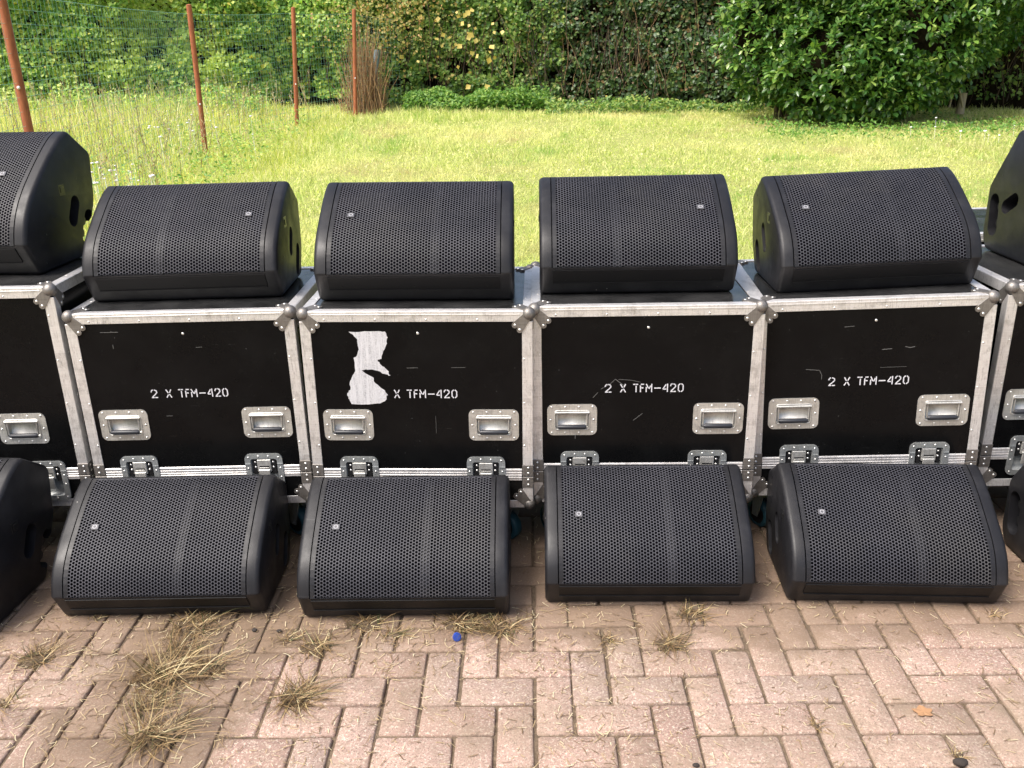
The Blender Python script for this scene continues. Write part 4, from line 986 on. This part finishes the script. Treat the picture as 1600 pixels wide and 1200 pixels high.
# laurel bush
lau = thing('laurel_bush', (6.6, 14.6, .4), label='large dark green laurel bush with broad glossy leaves', cat='bush')
def build_laurel():
    c0 = np.array([6.95, 15.6, .5]); N = 3300; Pl = []; Nl = []; Sl = []; q = MB()
    lob = [((4.55, 15.3, 1.75), (1.15, .95, 1.15)), ((5.1, 14.6, 1.35), (1.15, .9, .95)), ((6.1, 14.7, 1.7), (1.35, 1.1, 1.2)), ((6.9, 15.0, 2.65), (1.6, 1.1, 1.25)), ((7.7, 15.7, 2.45), (1.2, 1.0, 1.15)), ((5.2, 15.1, 2.8), (1.6, 1.2, 1.2)), ((5.6, 14.5, .98), (1.0, .8, .55))]
    for (c, rr) in lob:
        c = np.array(c); rr = np.array(rr); n = int(640 * rr[0] * rr[2])
        d = rng.normal(size=(n, 3)); d[:, 1] = -np.abs(d[:, 1]) * .9 + .25; d /= np.linalg.norm(d, axis=1)[:, None]
        tips = c + d * rr * (1 + .14 * np.array([mnoise.noise(Vector(tuple(v * 2.4))) for v in d]) [:, None] - rng.exponential(.10, n)[:, None])
        for p, dd in zip(tips, d):
            if p[2] < ground_z(p[0], p[1]) + .12: continue
            ax = dd + np.array([0, -.2, .45]) + rng.normal(0, .25, 3); ax /= np.linalg.norm(ax); k = rng.integers(5, 9); ph = rng.uniform(0, 6.28)
            t1 = np.cross(ax, [0.3, .2, 1.]); t1 /= np.linalg.norm(t1); t2 = np.cross(ax, t1)
            for j in range(k):
                a = ph + j * 2.4; rad = np.cos(a) * t1 + np.sin(a) * t2; L = rng.uniform(.075, .14); dirl = rad * rng.uniform(.6, 1.) + ax * (.25 + .09 * j); dirl /= np.linalg.norm(dirl)
                base = p + ax * (.018 * j - .05); Pl.append(base); Nl.append(dirl); Sl.append(L)
    Pl = np.array(Pl); T = np.array(Nl); L = np.array(Sl)[:, None]; n = len(Pl)
    up = np.array([[0, -.35, 1.]]) + rng.normal(0, .28, (n, 3)); s_ = np.cross(T, up); s_ /= np.linalg.norm(s_, axis=1)[:, None] + 1e-9; nn = np.cross(s_, T)
    Wd = L * rng.uniform(.44, .56, (n, 1)); dr = -nn * L
    V = np.stack([Pl, Pl + T * L * .35 + s_ * Wd * .45 + nn * L * .05, Pl + T * L * .72 + s_ * Wd * .42 + nn * L * .02, Pl + T * L * 1.02 + dr * .10,
                  Pl + T * L * .72 - s_ * Wd * .42 + nn * L * .02, Pl + T * L * .35 - s_ * Wd * .45 + nn * L * .05, Pl + T * L * .5 - nn * L * .02], 1).reshape(-1, 3)
    k = np.arange(n)[:, None] * 7
    F3 = np.concatenate([k + np.array([[a, b, 6]]) for a, b in ((0, 1), (1, 2), (2, 3), (3, 4), (4, 5), (5, 0))])
    V -= np.array(lau.location)
    link('foliage', np_mesh('foliage', V, [F3], [M['laurel']], True), lau)
    core = MB()  # solid ellipsoids, darkened in place of the shade within the bush
    for (c, rr) in lob:
        core.sphere(tuple(np.array(c) - np.array(lau.location) + np.array([0, .25, 0])), 1., sc=tuple(np.array(rr) * .70), seg=18, rings=12)
    link('inner_branches', core.mesh('inner_branches', [M['core']]), lau)
    tk = MB()
    for _ in range(26):
        x_, y_ = random.uniform(4.4, 6.4), random.uniform(15.0, 15.6); g = ground_z(x_, y_); p = Vector((x_, y_, g - .05)) - lau.location
        tk.tube([p, p + Vector((random.gauss(0, .1), random.gauss(0, .1), .6)), p + Vector((random.gauss(0, .3), random.gauss(0, .2), 1.5))], [.04, .03, .015], 6)
    tk.build('trunks', M['twig'], lau)
build_laurel()

# weeds along the hedge foot (nettles, docks), nobody could count them
def patch(name, label, cen, ext, N, size, mat, h, asp=.5):
    X = cen[0] + rng.uniform(-1, 1, N) * ext[0]; Y = cen[1] + np.clip(rng.normal(0, 1, N), -1.9, 1.9) * ext[1]; hn = .55 + .6 * n3(X, Y, X * 0, 1.6, 3.)
    Z = gz_arr(X, Y) + np.clip(h * hn, .04, None) * rng.random(N) ** .7
    Nr = np.array([[0, -.5, .8]]) + rng.normal(0, .5, (N, 3))
    tag(link(name, leaves_mesh(name, np.stack([X, Y, Z], 1), Nr, size * rng.uniform(.6, 1.3, N), asp, mat)), label, 'weeds', kind='stuff')
patch('nettle_patch', 'low bright green nettles along the foot of the vine hedge', (-.55, 17.7), (1.35, .22), 6500, .085, M['nettle'], .60)
patch('shaded_weeds', 'low green weeds in the shade in front of the brown part of the hedge', (2.9, 16.9), (2.2, .30), 5200, .075, M['ivy2'], .36)
patch('flowering_weeds', 'light green leafy weeds in front of the laurel bush', (8.2, 13.7), (4.4, .60), 5200, .055, M['nettle'], .20)
patch('fence_weeds', 'pale weeds at the foot of the ivy hedge behind the fence', (-9.2, 16.6), (4.9, .4), 10000, .08, M['ivy'], .9)
patch('meadow_weeds', 'leafy green weeds scattered through the tall meadow grass', (-5.2, 11.5), (2.2, 2.4), 9000, .05, M['ivy'], .5, .4)
patch('lawn_clover', 'low clover and broad leaved weeds scattered in the lawn', (2.5, 10.5), (7.5, 3.0), 7000, .03, M['meadow'], .08, .8)
patch('leafy_clump', 'bright green weeds growing right behind the left end of the cases', (-3.0, 6.9), (.28, .18), 700, .05, M['nettle'], .34)
# white flowers
fl = MB()
for (cx_, cy_, sp_, n_, zz) in ((9.2, 13.3, .45, 26, .22), (6.4, 12.2, .5, 12, .16), (-3.85, 8.9, .30, 30, .40), (-4.2, 12.0, .5, 18, .5), (7.6, 12.8, .8, 10, .18), (9.7, 12.4, .3, 12, .18)):
    for _ in range(n_):
        x_, y_ = random.gauss(cx_, sp_), random.gauss(cy_, sp_); z_ = ground_z(x_, y_) + zz * random.uniform(.7, 1.15); r_ = random.uniform(.010, .026)
        fl.sphere((x_, y_, z_), r_, seg=6, rings=4, sc=(1, 1, .5)); fl.tube([(x_, y_, z_ - .02), (x_ + .01, y_, ground_z(x_, y_))], .002, 3, cap=False)
tag(fl.build('white_flowers', M['petal']), 'scattered small white wild flowers in the grass', 'flowers', kind='stuff')

# ------------------------------------------------------------------ wire fence
fence = thing('wire_fence', (0, 0, 0), label='rusty post fence with green wire netting on the left lawn edge', cat='fence')
def pix_ray(px, py):
    X = (px - 800) / F_PX; Y = (py - 600) / F_PX; c, s = math.cos(RO), math.sin(RO); u = c * X - s * Y; v = s * X + c * Y
    return Vector((u, math.cos(TH) - v * math.sin(TH), -(math.sin(TH) + v * math.cos(TH))))
def at_y(px, py, yy): d = pix_ray(px, py); return Vector((0, 0, CAM_H)) + d * (yy / d.y)
posts = []
for (xb_, yb_, xt_, yt_, yy) in ((47, 215, 0, -10, 6.7), (322, 245, 295, 8, 12.2), (464, 196, 458, 12, 15.2), (555.5, 180, 553, 15, 17.1)):
    b_ = at_y(xb_, yb_, yy); t_ = at_y(xt_, yt_, yy); t_.y += .0; posts.append((b_, t_))
for i, (b_, t_) in enumerate(posts):
    q = MB(); d = (t_ - b_).normalized(); p0 = b_ - d * .45; q.tube([p0, b_.lerp(t_, .5), t_], .0335, 12)
    q.sphere(t_, .0335, seg=12, rings=6, sc=(1, 1, .35)); po = q.build('post', M['rust'], fence)
    c = MB(); cz = b_.lerp(t_, .36); c.sphere((cz.x + .01, cz.y - .034, cz.z), .012, seg=8, rings=6); c.build('clip', M['petal'], po)
net = MB(); end = Vector((posts[3][0].x + .75, 18.0, 0))
line = [posts[0][0] + (posts[0][0] - posts[1][0]) * .45] + [p[0] for p in posts] + [end]
tops = []
for i, pnt in enumerate(line):
    g = ground_z(pnt.x, pnt.y); zt = {0: 2.05, 1: 2.02, 2: posts[1][1].z - .10, 3: posts[2][1].z - .08, 4: posts[3][1].z - .06, 5: posts[3][1].z - .15}[i]; tops.append((pnt.x, pnt.y, g, zt))
ww_ = .0016
for (a, b_) in zip(tops[:-1], tops[1:]):
    Ls = math.hypot(b_[0] - a[0], b_[1] - a[1]); nv = max(2, int(Ls / .085)); nh = 20
    dx, dy = (b_[0] - a[0]) / Ls, (b_[1] - a[1]) / Ls
    def zt(t): return a[3] + (b_[3] - a[3]) * t - .018 * math.sin(math.pi * t)
    def pt(t, h): return Vector((a[0] + (b_[0] - a[0]) * t, a[1] + (b_[1] - a[1]) * t, a[2] + (b_[2] - a[2]) * t + .03 + h * (zt(t) - a[2] - (b_[2] - a[2]) * t - .03)))
    for k in range(nv + 1):
        t = k / nv; net.tube([pt(t, 0), pt(t, 1)], ww_, 3, cap=False)
    for k in range(nh + 1): net.tube([pt(t / 6, k / nh) for t in range(7)], ww_ * (.75 if k < nh else 1.5), 3, cap=False)
net.build('wire_netting', M['wire'], fence)
ep = thing('grey_post', (0, 0, 0), label='blue grey post standing behind the netting at the hedge corner', cat='post')
b_ = at_y(584, 158, 17.9); t_ = at_y(589, 78, 17.9); q = MB(); q.tube([b_ - Vector((0, 0, .3)), b_, t_], .055, 8); q.build('shaft', M['concrete'], ep)
# stump and bent pale branch under the hedge at the right
stp = thing('tree_stump', (0, 0, 0), label='pale cut stump leaning in the shade right of the laurel bush', cat='stump')
b_ = at_y(1499, 178, 15.2); t_ = at_y(1506, 145, 15.2); q = MB(); q.tube([b_, b_.lerp(t_, .5), t_], [.07, .06, .055], 9); q.build('trunk', M['wood'], stp)
q = MB(); q.tube([at_y(1483, 168, 15.0), at_y(1487, 152, 15.0), at_y(1498, 137, 15.0), at_y(1501, 150, 15.0), at_y(1504, 168, 15.0)], [.017, .018, .018, .017, .015], 8)
tag(q.build('bent_branch', M['wood']), 'bare bent pale branch leaning in front of the stump', 'branch')

# ------------------------------------------------------------------ litter on the paving
def on_ground(px, py):
    d = pix_ray(px, py); t = -CAM_H / d.z; return Vector((d.x * t, d.y * t, 0))
def tuft(px, py, rad, N, label, green=False, flat=.5, seed=0):
    r_ = random.Random(px * 7 + py); p = on_ground(px, py); root = tag(link('dry_grass_tuft', None), label, 'grass tuft', 'dry grass tufts growing in the paving joints'); root.location = p; root.empty_display_size = .03
    b = MB()
    for _ in range(int(N * 1.7)):
        an = r_.uniform(0, 6.283); L = rad * r_.uniform(.3, 1.1) * (1.35 if r_.random() < .12 else 1); el = r_.uniform(.05, flat + .35 * r_.random()); bx_, by_ = r_.gauss(0, rad * .24), r_.gauss(0, rad * .15)
        dx, dy = math.cos(an), math.sin(an); w_ = r_.uniform(.0006, .0017); n_ = 5; c0_ = Vector((bx_, by_, -.002)); q_ = []
        for t in range(n_ + 1):
            s = t / n_; rr = L * s; zz = math.sin(el) * L * (s - .55 * s * s) * 1.1; wob = .1 * L * math.sin(s * 3 + an * 3)
            q_.append((c0_ + Vector((dx * rr * math.cos(el * .8) - dy * wob * s, dy * rr * math.cos(el * .8) + dx * wob * s, max(zz, .0012))), w_ * (1 - s * .85)))
        vs = []
        for (c, ww) in q_: sd_ = Vector((-dy, dx, .35)) * ww; vs += [c - sd_, c + sd_]
        b.add(vs, [(2 * t, 2 * t + 1, 2 * t + 3, 2 * t + 2) for t in range(n_)])
    o = b.build('blades', M['tuft'], root)
    s_ = MB(); n_ = 26; lump = [(rad * (.50 if N > 60 else .22) * (1 + .35 * mnoise.noise(Vector((math.cos(6.283 * k / n_) * 2 + px, math.sin(6.283 * k / n_) * 2, 0)))) * math.cos(6.283 * k / n_), rad * (.34 if N > 60 else .16) * (1 + .35 * mnoise.noise(Vector((math.cos(6.283 * k / n_) * 2 + py, math.sin(6.283 * k / n_) * 2, 4)))) * math.sin(6.283 * k / n_)) for k in range(n_)]
    s_.add([(0, 0, .005)] + [(a_ * .6, b_ * .6, .0035) for a_, b_ in lump] + [(a_, b_, -.001) for a_, b_ in lump], [(0, 1 + k, 1 + (k + 1) % n_) for k in range(n_)] + [(1 + k, 1 + n_ + k, 1 + n_ + (k + 1) % n_, 1 + (k + 1) % n_) for k in range(n_)], 0, True); s_.build('root_soil', M['rootsoil'], root)
for a in [(262, 1058, .17, 190, 'widest green and brown dry grass tuft left of centre on the paving'),
          (243, 1148, .14, 200, 'dense spiky dry grass tuft near the bottom edge at left'),
          (285, 1018, .11, 90, 'brown dry grass tuft between the widest tuft and the foot of the speaker behind it'),
          (232, 1105, .10, 90, 'flat brown dry grass tuft between the widest tuft and the dense spiky one'),
          (325, 1045, .10, 80, 'loose reddish dry grass tuft touching the widest tuft on its right'),
          (60, 1030, .11, 75, 'thin reddish dry grass tuft near the left photo edge'),
          (300, 980, .12, 100, 'straggly dry grass tuft against the foot of the second front speaker'),
          (150, 968, .05, 26, 'small pale dry grass sprig at the left front corner of the second front speaker'),
          (498, 1012, .10, 80, 'upright yellow green grass tuft at the left foot of the speaker below the taped case'),
          (448, 998, .06, 26, 'small pale grass sprig left of the upright yellow green tuft'),
          (468, 1090, .115, 170, 'round straw coloured grass tuft alone on the open paving'),
          (570, 975, .11, 70, 'flat dry grass tuft along the foot of the speaker below the taped case'),
          (618, 992, .08, 40, 'thin dry grass tuft between the flat tuft and the blue cap'),
          (722, 975, .11, 90, 'green tinged grass tuft directly behind the blue plastic cap'),
          (785, 982, .095, 110, 'rusty orange dry grass tuft just right of the blue plastic cap'),
          (948, 1000, .05, 22, 'tiny dry grass sprig in a joint below the third front speaker'),
          (1080, 962, .085, 80, 'brown dry grass tuft touching the foot of the third front speaker'),
          (1045, 1006, .09, 90, 'yellow grass tuft just in front of the brown one at centre right'),
          (1275, 1135, .045, 22, 'small dry grass sprig in a joint near the bottom right'),
          (1552, 962, .05, 30, 'small dry grass tuft at the right front corner of the rightmost whole speaker'),
          (10, 1100, .07, 40, 'dry grass tuft cut off by the left photo edge'),
          (1500, 1180, .04, 18, 'tiny dry grass sprig beside the dark clod at the bottom right')]: tuft(*a)
def straws(name, N, xr, yr, Lr, label, mat, fn=None):
    b = MB(); r_ = random.Random(len(name) * 3 + N)
    for _ in range(N):
        for _try in range(20):
            x_, y_ = r_.uniform(*xr), r_.uniform(*yr)
            if fn is None or r_.random() < fn(x_, y_): break
        an = r_.uniform(0, 3.1416); L = r_.uniform(*Lr) * (3.2 if r_.random() < .015 else 1); w_ = r_.uniform(.0005, .0012); dx, dy = math.cos(an), math.sin(an); bend = r_.gauss(0, .22) * L; z0 = r_.uniform(.0012, .0035)
        vs = []
        for s in (-.5, -.17, .17, .5):
            o_ = bend * (.25 - s * s); c = Vector((x_ + dx * L * s - dy * o_, y_ + dy * L * s + dx * o_, z0 + .004 * r_.random() * abs(s))); vs += [c - Vector((-dy, dx, 0)) * w_, c + Vector((-dy, dx, 0)) * w_]
        b.add(vs, [(2 * t, 2 * t + 1, 2 * t + 3, 2 * t + 2) for t in range(3)])
    tag(b.build(name, mat), label, 'straw', kind='stuff')
def dens_fn(x_, y_):
    d = .30 + .55 * max(0, mnoise.noise(Vector((x_ * 2.2, y_ * 2.2, 4))) * 1.5)
    if x_ < -.35: d += .35
    if 2.0 < y_ < 2.35 and x_ < .15: d += .45
    return min(d, 1)
straws('loose_straw', 9500, (-1.7, 1.7), (1.5, 3.35), (.006, .030), 'loose straw and clippings scattered over the brick paving', M['straw'], dens_fn)
straws('joint_grass', 9000, (-2.6, 3.0), (3.28, 3.75), (.03, .10), 'dry grass litter along the rear edge of the paving', M['straw'])
# blue cap
c_ = on_ground(714, 1000); q = MB(); T = Matrix.Translation(c_ + Vector((0, 0, .011))) @ Matrix.Rotation(R(72), 4, 'X') @ Matrix.Rotation(R(25), 4, 'Y')
q.tube([(0, 0, -.0035), (0, 0, .0035)], .0125, 16, T=T); q.tube([(0, 0, .0034), (0, 0, .0042)], .0095, 16, T=T)
tag(q.build('plastic_cap', M['blue']), 'small bright blue plastic cap lying on the paving', 'cap')
# dry leaf
c_ = on_ground(1442, 1113); q = MB(); pts = []; r_ = random.Random(4)
vs = [(0, 0, .004)]; n_ = 16
for k in range(n_):
    an = 2 * math.pi * k / n_; rr = .022 * (1 + .28 * math.sin(5 * an) + .1 * r_.random()); vs.append((rr * math.cos(an), rr * .8 * math.sin(an), .003 + .003 * r_.random()))
q.add([(c_.x + v_[0], c_.y + v_[1], v_[2]) for v_ in vs], [(0, k + 1, (k + 1) % n_ + 1) for k in range(n_)])
q.add([(c_.x + v_[0], c_.y + v_[1], v_[2] - .0008) for v_ in vs], [(0, (k + 1) % n_ + 1, k + 1) for k in range(n_)])
tag(q.build('fallen_leaf', M['dleaf']), 'single curled orange brown leaf on the paving at lower right', 'leaf')
for (px, py, s_, lab) in ((1500, 1194, .014, 'dark earth clod at the bottom edge right of centre'), (1087, 1197, .007, 'small dark earth crumb at the bottom edge below centre'), (398, 986, .008, 'dark pebble beside the foot of the second front speaker'), (436, 987, .006, 'tiny dark pebble between two front speakers')):
    c_ = on_ground(px, py); q = MB(); vs0 = len(q.v); q.sphere((c_.x, c_.y, s_ * .45), s_, seg=12, rings=8, sc=(1.25, .9, .6))
    q.v = [(a[0] + .3 * s_ * mnoise.noise(Vector(a) * 60), a[1] + .3 * s_ * mnoise.noise(Vector(a) * 60 + Vector((5, 0, 0))), a[2]) for a in q.v]
    tag(q.build('earth_clod', M['dirtclod']), lab, 'clod')
